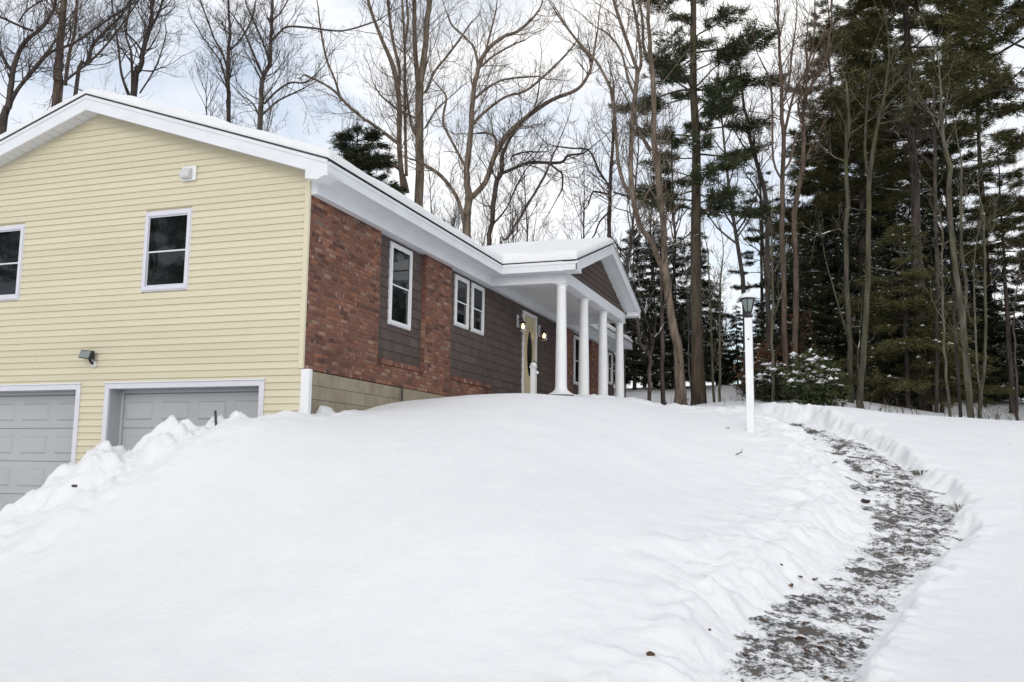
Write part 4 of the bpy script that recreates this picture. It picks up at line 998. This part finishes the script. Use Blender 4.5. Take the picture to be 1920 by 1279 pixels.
# the tall pine by the porch
pine_a = conifer_mesh('pine', 21, 101, .215, 6.2, 2.8, (bp, M['needle']), .74, 4.8, 15, .22, .0145, .10, .0, .12)
place_conifer(pine_a, 'pine_tree', 'tall straight pine between the twin-stemmed tree and the lamp post', spot(1311, 30), 1.0)
pine_b = conifer_mesh('pine', 22, 102, .19, 8.0, 3.0, (M['bark_dark'], M['needle_olive']), .66, 5.2, 13, .21, .015, .12, .05, .08)
pine_c = conifer_mesh('pine', 19, 103, .2, 6.0, 2.5, (M['bark_dark'], M['needle']), .85, 4.4, 12, .20, .014, .12, .12, .22)
pine_d = conifer_mesh('pine', 24, 104, .28, 8.0, 4.8, (M['bark_dark'], M['needle_olive']), 1.0, 4.4, 12, .22, .014, .16, .1, .18)
pine_f = conifer_mesh('pine', 14.2, 106, .16, 7.0, 2.3, (M['bark_dark'], M['needle_olive']), .55, 5.4, 13, .21, .015, .12, .05, .05)
place_conifer(pine_b, 'pine_tree', 'big olive pine right of the forked mossy trunk pair, its trunk dark', spot(1735, 29), .4, 1.0)
place_conifer(pine_f, 'pine_tree', 'olive round-topped pine right behind the mossy trunk pair', spot(1632, 33), 2.2, 1.0)
place_conifer(pine_f, 'pine_tree', 'lower olive pine just left of the mossy trunk pair', spot(1555, 36), 4.2, .8)
place_conifer(pine_d, 'pine_tree', 'biggest wide-limbed pine at the right edge of the photograph', spot(2000, 25), 1.9, 1.0)
place_conifer(pine_c, 'pine_tree', 'open dark pine behind the slender forked tree on the right', spot(1865, 36), 3.0, .85)
place_conifer(pine_b, 'pine_tree', 'olive pine standing deep in the woods between the two biggest pines', spot(1690, 39), 2.9, .95)
place_conifer(pine_f, 'pine_tree', 'round-topped olive pine low behind the thick mossy right-hand clump', spot(1800, 38), 1.2, .82)
place_conifer(pine_f, 'pine_tree', 'olive pine close to the right edge, below the biggest pine', spot(1900, 32), 3.4, .66)
place_conifer(pine_b, 'pine_tree', 'tall dark pine between the mossy pair and the close brown pair, far back', spot(1580, 42), 5.1, .85)
place_conifer(pine_c, 'pine_tree', 'small open pine behind the lamp post lantern', spot(1435, 40), 5.0, .52)
pine_e = conifer_mesh('pine', 11.6, 105, .12, 5.0, 2.5, (M['bark_dark'], M['needle_dark']), .42, 6, 14, .19, .015, .3, .1, .0, prof='pine')
place_conifer(pine_e, 'pine_tree', 'dark bushy pine dusted with snow behind the gable roof corner', spot(652, 36), .5, 1.0)
# understory hemlocks
hem = [conifer_mesh('hem', 9.0, 110+i, .10, .8, 2.0, (M['bark_dark'], M['needle_dark']), .38, 5.5, 10, .16, .017, .30, .45, .0, False, 'cone', .01) for i in range(3)]
under = [(1190,40,.80,0),(1228,43,.90,1),(1268,40,.75,2),(1310,44,.85,0),(1345,42,.50,2),(1385,43,.42,1),(1430,38,.42,0),(1468,34,.72,2),(1512,33,.80,0),(1545,36,.95,1),(1585,35,1.0,2),(1625,33,.85,0),(1660,35,.95,2),(1700,34,.85,1),(1735,36,.95,0),(1775,35,.80,2),(1815,36,.80,1),(1860,36,.62,0),(1900,35,.66,2),(1950,35,.70,0),(1490,43,1.0,1),(1560,46,1.15,0),(1610,44,1.1,1),(1680,45,1.15,2),(1750,45,1.0,0),(1835,45,.9,1),(1520,40,.9,2),(1645,41,1.05,0)]
for i, (u, D, s, k) in enumerate(under):
    place_conifer(hem[k], 'hemlock_tree', 'dark snow-flecked hemlock low in the woods right of the porch', spot(u, D), 1.7*i, s, 'understory hemlocks in the woods')
hol = conifer_mesh('hem', 6.2, 117, .08, .9, 2.1, (M['bark_dark'], M['needle_olive']), .45, 5.0, 11, .17, .016, .12, .35, .0, False, 'cone', .01)
place_conifer(hol, 'hemlock_tree', 'olive drooping evergreen in front of the woods left of the mossy right-hand clump', spot(1705, 27.5), .3, .95)
place_conifer(hol, 'hemlock_tree', 'smaller olive evergreen tucked behind the thin leaning sapling', spot(1765, 29), 2.3, .8)
place_conifer(hem[1], 'hemlock_tree', 'dark low evergreen just right of the forked mossy trunk pair', spot(1655, 30), 4.3, .62)
print('conifer tris', [x['n'] for x in (pine_a,pine_b,pine_c,pine_d,pine_e)], [h['n'] for h in hem])

# the snowy broadleaf bush
def bush(name, label, u, D, rx, h, seed, mat, nleaf, snow_n, group=None):
    r_ = np.random.default_rng(seed); loc = spot(u, D); o = thing(name, label, 'bush', loc, group); bb = MB(); C = []; Dr = []; SN = []
    for k in range(26):
        az = r_.uniform(0, 6.28); el = r_.uniform(.35, 1.4); ln_ = r_.uniform(.6, 1.0); d = np.array([math.cos(az)*math.cos(el)*rx, math.sin(az)*math.cos(el)*rx, math.sin(el)*h])*ln_
        pts = [d*f+r_.normal(0, .05, 3)*f for f in (0,.35,.7,1)]; pts[0] = np.array([0,0,-.1]); bb.tube(pts, [.03,.02,.014,.006], 4, cap=False)
        for q in range(nleaf//26):
            f = r_.uniform(.35, 1.05); c = d*f+r_.normal(0, .16, 3); C.append(c); Dr.append(unit(d+r_.normal(0, .5, 3)))
    tag(bb.build('stems', M['bark_dark'], o), kind='stuff')
    C = np.array(C); C[:, 2] = np.maximum(C[:, 2], .05)
    link('foliage', tri_mesh('foliage', tufts(C, np.array(Dr), 5, .16, .028, r_, .15, .8), mat), o)
    if snow_n:
        idx = r_.choice(len(C), snow_n); P_ = C[idx]; P_ = P_[P_[:,2] > h*.30]
        tag(link('snow', tri_mesh('snow', snow_lumps(P_+np.array([0,0,.07]), r_, .05, .12), M['snow']), o), kind='stuff')
    return o
bush('rhododendron_bush', 'rounded evergreen bush topped with snow in front of the woods', 1525, 25.5, .95, 1.6, 61, M['leaf'], 1100, 300)
bush('leafy_bush', 'lower evergreen bush just right of the lamp post foot', 1450, 27.5, .6, 1.0, 62, M['needle_dark'], 700, 120)
bush('leafy_bush', 'bush with rust-brown leaves beside the slim pale trunk', 1432, 28.5, .8, 2.0, 63, M['rust'], 420, 40)
bush('leafy_bush', 'tall shrub with rust leaves between the close pair of brown trees', 1500, 32, 1.2, 4.2, 64, M['rust'], 420, 40)

# ------------------------------------------------------------------ far woods
def bare_mesh(seed, H, r0, lean=.05, dens=1.0):
    r_ = np.random.default_rng(seed); n = 9; P = [np.array([0,0,-.4])]; W_ = [r0*1.2]; d = unit(np.array([r_.normal(0,lean), r_.normal(0,lean), 1]))
    p = np.zeros(3)
    for i in range(n): d = unit(d+r_.normal(0, .05, 3)+np.array([0,0,.05])); p = p+d*H/n; P.append(p); W_.append(max(.015, r0*(1-.85*(i+1)/n)))
    tb = MB().tube(P, W_, 7); cb = MB()
    for k in range(int(26*dens)):
        t = r_.uniform(.28, 1)*(n); i = min(int(t), n-1); f = t-i; q = P[i+1]*(1-f)+P[min(i+2,n)]*f; dd = unit(P[min(i+2,n)]-P[i])
        ax = unit(np.cross(dd, r_.normal(0,1,3))); an = r_.uniform(.4, 1.0); ln_ = H*.26*r_.uniform(.45, 1)*(1.15-.5*t/n)
        grow(cb, r_, q, dd*math.cos(an)+ax*math.sin(an), ln_, min(.05, W_[i]*.5), 2, .16, .16, .75, .008)
    return tb.mesh('trunk', M['bark_far_haze'], True), cb.mesh('crown', M['bark_far_haze'])
far = [bare_mesh(200+i, h, r, .05, d) for i, (h, r, d) in enumerate(((15,.13,1.0),(17,.15,1.1),(12,.09,.9),(14,.10,1.0),(9,.06,.9)))]
def far_tree(k, loc, rz, s, label, group):
    o = thing('bare_tree', label, 'tree', loc, group); o.rotation_euler = (0,0,rz); o.scale = (s,s,s)
    link('trunk', far[k][0], o); tag(link('crown', far[k][1], o), kind='stuff')
r_ = np.random.default_rng(77)
L1 = 'thin bare tree among the far woods showing above the house roof'
L2 = 'thin bare tree among the far woods seen past the porch'
for i in range(54):
    u = -30+i*19.5+r_.uniform(-9, 9); D = r_.uniform(40, 68); p = at(u, 700, D); far_tree(int(r_.integers(0,5)), (p[0], p[1], ground_z(p[0],p[1])), r_.uniform(0,6.28), r_.uniform(.6, .95), L1, 'far bare trees above the roof')
for i in range(16):
    u = 1110+i*50+r_.uniform(-12, 12); D = r_.uniform(36, 60); p = at(u, 700, D); far_tree(int(r_.integers(0,5)), (p[0], p[1], ground_z(p[0],p[1])), r_.uniform(0,6.28), r_.uniform(.65, 1.0), L2, 'far bare trees past the porch')
# woods on the far side of the drive and farther right, mirrored in the windows
for i in range(14):
    a = R_(98+i*9+r_.uniform(-3, 3)); d_ = r_.uniform(24, 34); x, y = -9+d_*math.cos(a), -2+d_*math.sin(a)
    far_tree(int(r_.integers(0,5)), (x, y, ground_z(x, y)), r_.uniform(0,6.28), r_.uniform(.8, 1.1), 'bare tree across the drive, mirrored in the gable windows', 'bare trees across the drive')
for i, (x, y, k, s_) in enumerate(((-20,20,1,1.0),(-25,17,0,.8),(-29,23,2,.8),(-20,27,1,1.2),(-31,14,0,.9),(-15,28,2,.8),(-27,11,1,1.1))):
    place_conifer((pine_b, pine_f, pine_d)[k], 'pine_tree', 'pine across the drive, mirrored darkly in the gable windows', (x, y, ground_z(x, y)), i*1.3, s_, 'pines across the drive')
for i, (x, y, k, s_) in enumerate(((17,-17,0,1.1),(22,-19,1,1.2),(27,-17,2,1.2),(24,-24,0,1.3),(31,-21,1,1.3),(14,-21,2,1.0))):
    place_conifer(hem[k], 'hemlock_tree', 'hemlock past the right edge, mirrored in the front windows', (x, y, ground_z(x, y)), i*2.1, s_, 'hemlocks past the right edge')
# thicket
def thicket(name, label, spots, h, seed, n, mat):
    r_ = np.random.default_rng(seed); mb = MB()
    for (u0, u1, D0, D1, hh) in spots:
        for k in range(n):
            p = at(r_.uniform(u0, u1), 760, r_.uniform(D0, D1)); q = np.array([p[0], p[1], 0.0]); q[2] = float(lawn(q[0], q[1]))-.1
            grow(mb, r_, q, np.array([r_.normal(0,.25), r_.normal(0,.25), 1]), hh*r_.uniform(.5,1.1), .006+.004*hh, 1, .1, .16, .7, .005)
    tag(mb.build(name, mat), label, 'brush', kind='stuff')
thicket('thicket', 'dense leafless thicket showing just above the porch roof', [(800,1160,37,46,6.5),(380,640,36,46,8.0),(0,260,40,50,8.0)], 5, 91, 130, M['bark_dark'])
thicket('underbrush', 'dead stems and brush standing in the snow at the edge of the woods', [(1640,1930,21,30,.55),(1180,1420,27,36,.5),(1500,1700,24,32,.6)], 1, 92, 40, M['twig'])

# ------------------------------------------------------------------ small things on the snow
def hit(u, v):
    d = at(u, v, 1.0)-CAM; ts = np.arange(4.5, 20, .01); P = CAM[None]+ts[:, None]*d[None]
    z = snow_z(P[:, 0], P[:, 1]); z = np.where(path_sd(P[:, 0], P[:, 1]) < .1, np.maximum(z, pave_z(P[:, 0], P[:, 1])), z)
    k = np.where(P[:, 2] < z)[0]; return P[k[0]] if len(k) else P[-1]
def leaf_mesh(seed, s):
    r_ = np.random.default_rng(seed); mb = MB(); n = 10
    ou = []
    for k in range(n):
        a = 2*math.pi*k/n; rr = s*(.55+.45*abs(math.cos(a)))*(1+.25*(k % 2)); ou.append((rr*math.cos(a), .65*rr*math.sin(a), .012+.25*s*math.sin(a)**2+r_.normal(0,.004)))
    top = [(0,0,.012)]+ou; bot = [(x, y, z-.003) for x, y, z in top]
    fs = [(0, 1+k, 1+(k+1) % n) for k in range(n)]+[(n+1, n+2+(k+1) % n, n+2+k) for k in range(n)]+[(1+k, n+2+k, n+2+(k+1) % n, 1+(k+1) % n) for k in range(n)]
    return mb.add(top+bot, fs)
leafm = [leaf_mesh(i, .05).mesh('fallen_leaf', M['rust'] if i % 2 else M['litter']) for i in range(4)]
spots_ = [(1500,1085,'on the left of the path by the dark shovelled patch'),(1528,1090,''),(1483,1100,''),(1500,1200,''),(1540,1220,''),(1560,1230,''),(1398,1232,''),(1690,1040,''),(1700,1052,''),(1645,895,''),(1575,1212,''),(1515,1225,'')]
lr = np.random.default_rng(5)
for i, (u, v, _) in enumerate(spots_):
    p = hit(u, v); o = link('fallen_leaf', leafm[i % 4], None, (p[0], p[1], p[2]+.004)); o.rotation_euler = (lr.normal(0,.3), lr.normal(0,.3), lr.uniform(0,6.28))
    o.scale = (.85, .85, .85)
    tag(o, 'curled rust-brown dead leaf lying on the shovelled path', 'leaf', 'dead leaves on the path')
def tuft_thing(u, v, label, seed, h):
    p = hit(u, v); o = MB(); r_ = np.random.default_rng(seed)
    for k in range(60):
        a = r_.uniform(0, 6.28); rr = r_.uniform(0, .09); b = np.array([rr*math.cos(a), rr*math.sin(a), -.05]); d = unit(np.array([math.cos(a)*.7, math.sin(a)*.7, r_.uniform(.3,1.1)]))
        e = b+d*h*r_.uniform(.6,1.1); o.tube([b, b+(e-b)*.5+np.array([0,0,.02]), e-np.array([0,0,.03])], [.004,.003,.001], 3, cap=False)
    ob = o.build('grass_tuft', M['grass'], None, org=(0,0,0)); ob.location = (p[0], p[1], p[2]); tag(ob, label, 'grass tuft'); return ob
tuft_thing(1726, 884, 'small dry grass tuft poking through the right bank of the path, farther one', 1, .13)
tuft_thing(1798, 955, 'green-brown grass tuft at the widest bend of the path, on its right edge', 2, .20)
def clod(u, v, label, seed, s, mat, cat, stick=False):
    p = hit(u, v); r_ = np.random.default_rng(seed); mb = MB()
    if stick:
        q = np.zeros(3); d = unit(np.array([r_.normal(0,.2)+.2, -1.0, .25])); grow(mb, r_, q-d*s*.5, d, s, .012, 1, .0, .25, .8, .003)
    else:
        bm_ = bmesh.new(); bmesh.ops.create_icosphere(bm_, subdivisions=2, radius=s)
        for v_ in bm_.verts: v_.co *= 1+.35*float(vnoise(np.array([v_.co.x*40+seed*7]), np.array([v_.co.y*40+v_.co.z*31]), 3)[0]); v_.co.z *= .6
        mb.add([tuple(v_.co) for v_ in bm_.verts], [tuple(x.index for x in f.verts) for f in bm_.faces]); bm_.free()
    o = mb.build('twig' if stick else 'clod', mat); o.location = (p[0], p[1], p[2]+.005); tag(o, label, cat)
clod(140, 912, 'dark broken bark clod stuck in the face of the snow bank', 1, .035, M['bark_dark'], 'clod')
clod(150, 908, 'short dark twig on the snow bank beside the bark clod', 2, .25, M['bark_dark'], 'twig', True)
clod(1365, 803, 'tiny dark twig on the snow left of the lamp post foot', 3, .07, M['bark_dark'], 'twig', True)
clod(1385, 854, 'short twig lying on the lawn snow just below the lamp post', 4, .12, M['bark_dark'], 'twig', True)
clod(1562, 869, 'faint twig on the snow along the left side of the path', 5, .12, M['bark_dark'], 'twig', True)
clod(1895, 836, 'forked twig lying on the open snow at the far right', 6, .2, M['bark_dark'], 'twig', True)
clod(1220, 1228, 'small brown clod of earth thrown on the snow left of the path', 7, .03, M['litter'], 'clod')
clod(1330, 1182, 'tiny dark clod on the snow bank left of the path bottom', 8, .014, M['litter'], 'clod')
clod(1622, 940, 'dark bark chunk leaning at the left edge of the path bend', 9, .055, M['bark_dark'], 'clod')
clod(1465, 1060, 'small grey pebble of dirt on the left lip of the path', 10, .016, M['litter'], 'clod')
# leaf litter scattered over the tread
lr = np.random.default_rng(9); LX = lr.uniform(-7, 2.5, 9000); LY = lr.uniform(-8.5, -6.2, 9000)
LP = pave_z(LX, LY); LS = snow_z(LX, LY); ok = (path_sd(LX, LY) < -.05) & ((LS < LP+.006) | (lr.random(9000) < .10))
lt = MB()
for x, y, z in list(zip(LX[ok], LY[ok], np.maximum(LP, LS)[ok]))[:420]:
    s = lr.uniform(.006, .017); a = lr.uniform(0, 6.28); d = np.array([math.cos(a), math.sin(a), lr.normal(0,.3)])*s; e = np.array([-math.sin(a), math.cos(a), lr.normal(0,.3)])*s*.6
    c = np.array([x, y, z+.006]); lt.add([c-d, c+e+np.array([0,0,.006]), c+d, c-e], [(0,1,2,3)])
tag(lt.build('leaf_litter', M['litter']), 'crumbled dead leaves strewn over the shovelled path', 'leaf litter', kind='stuff')
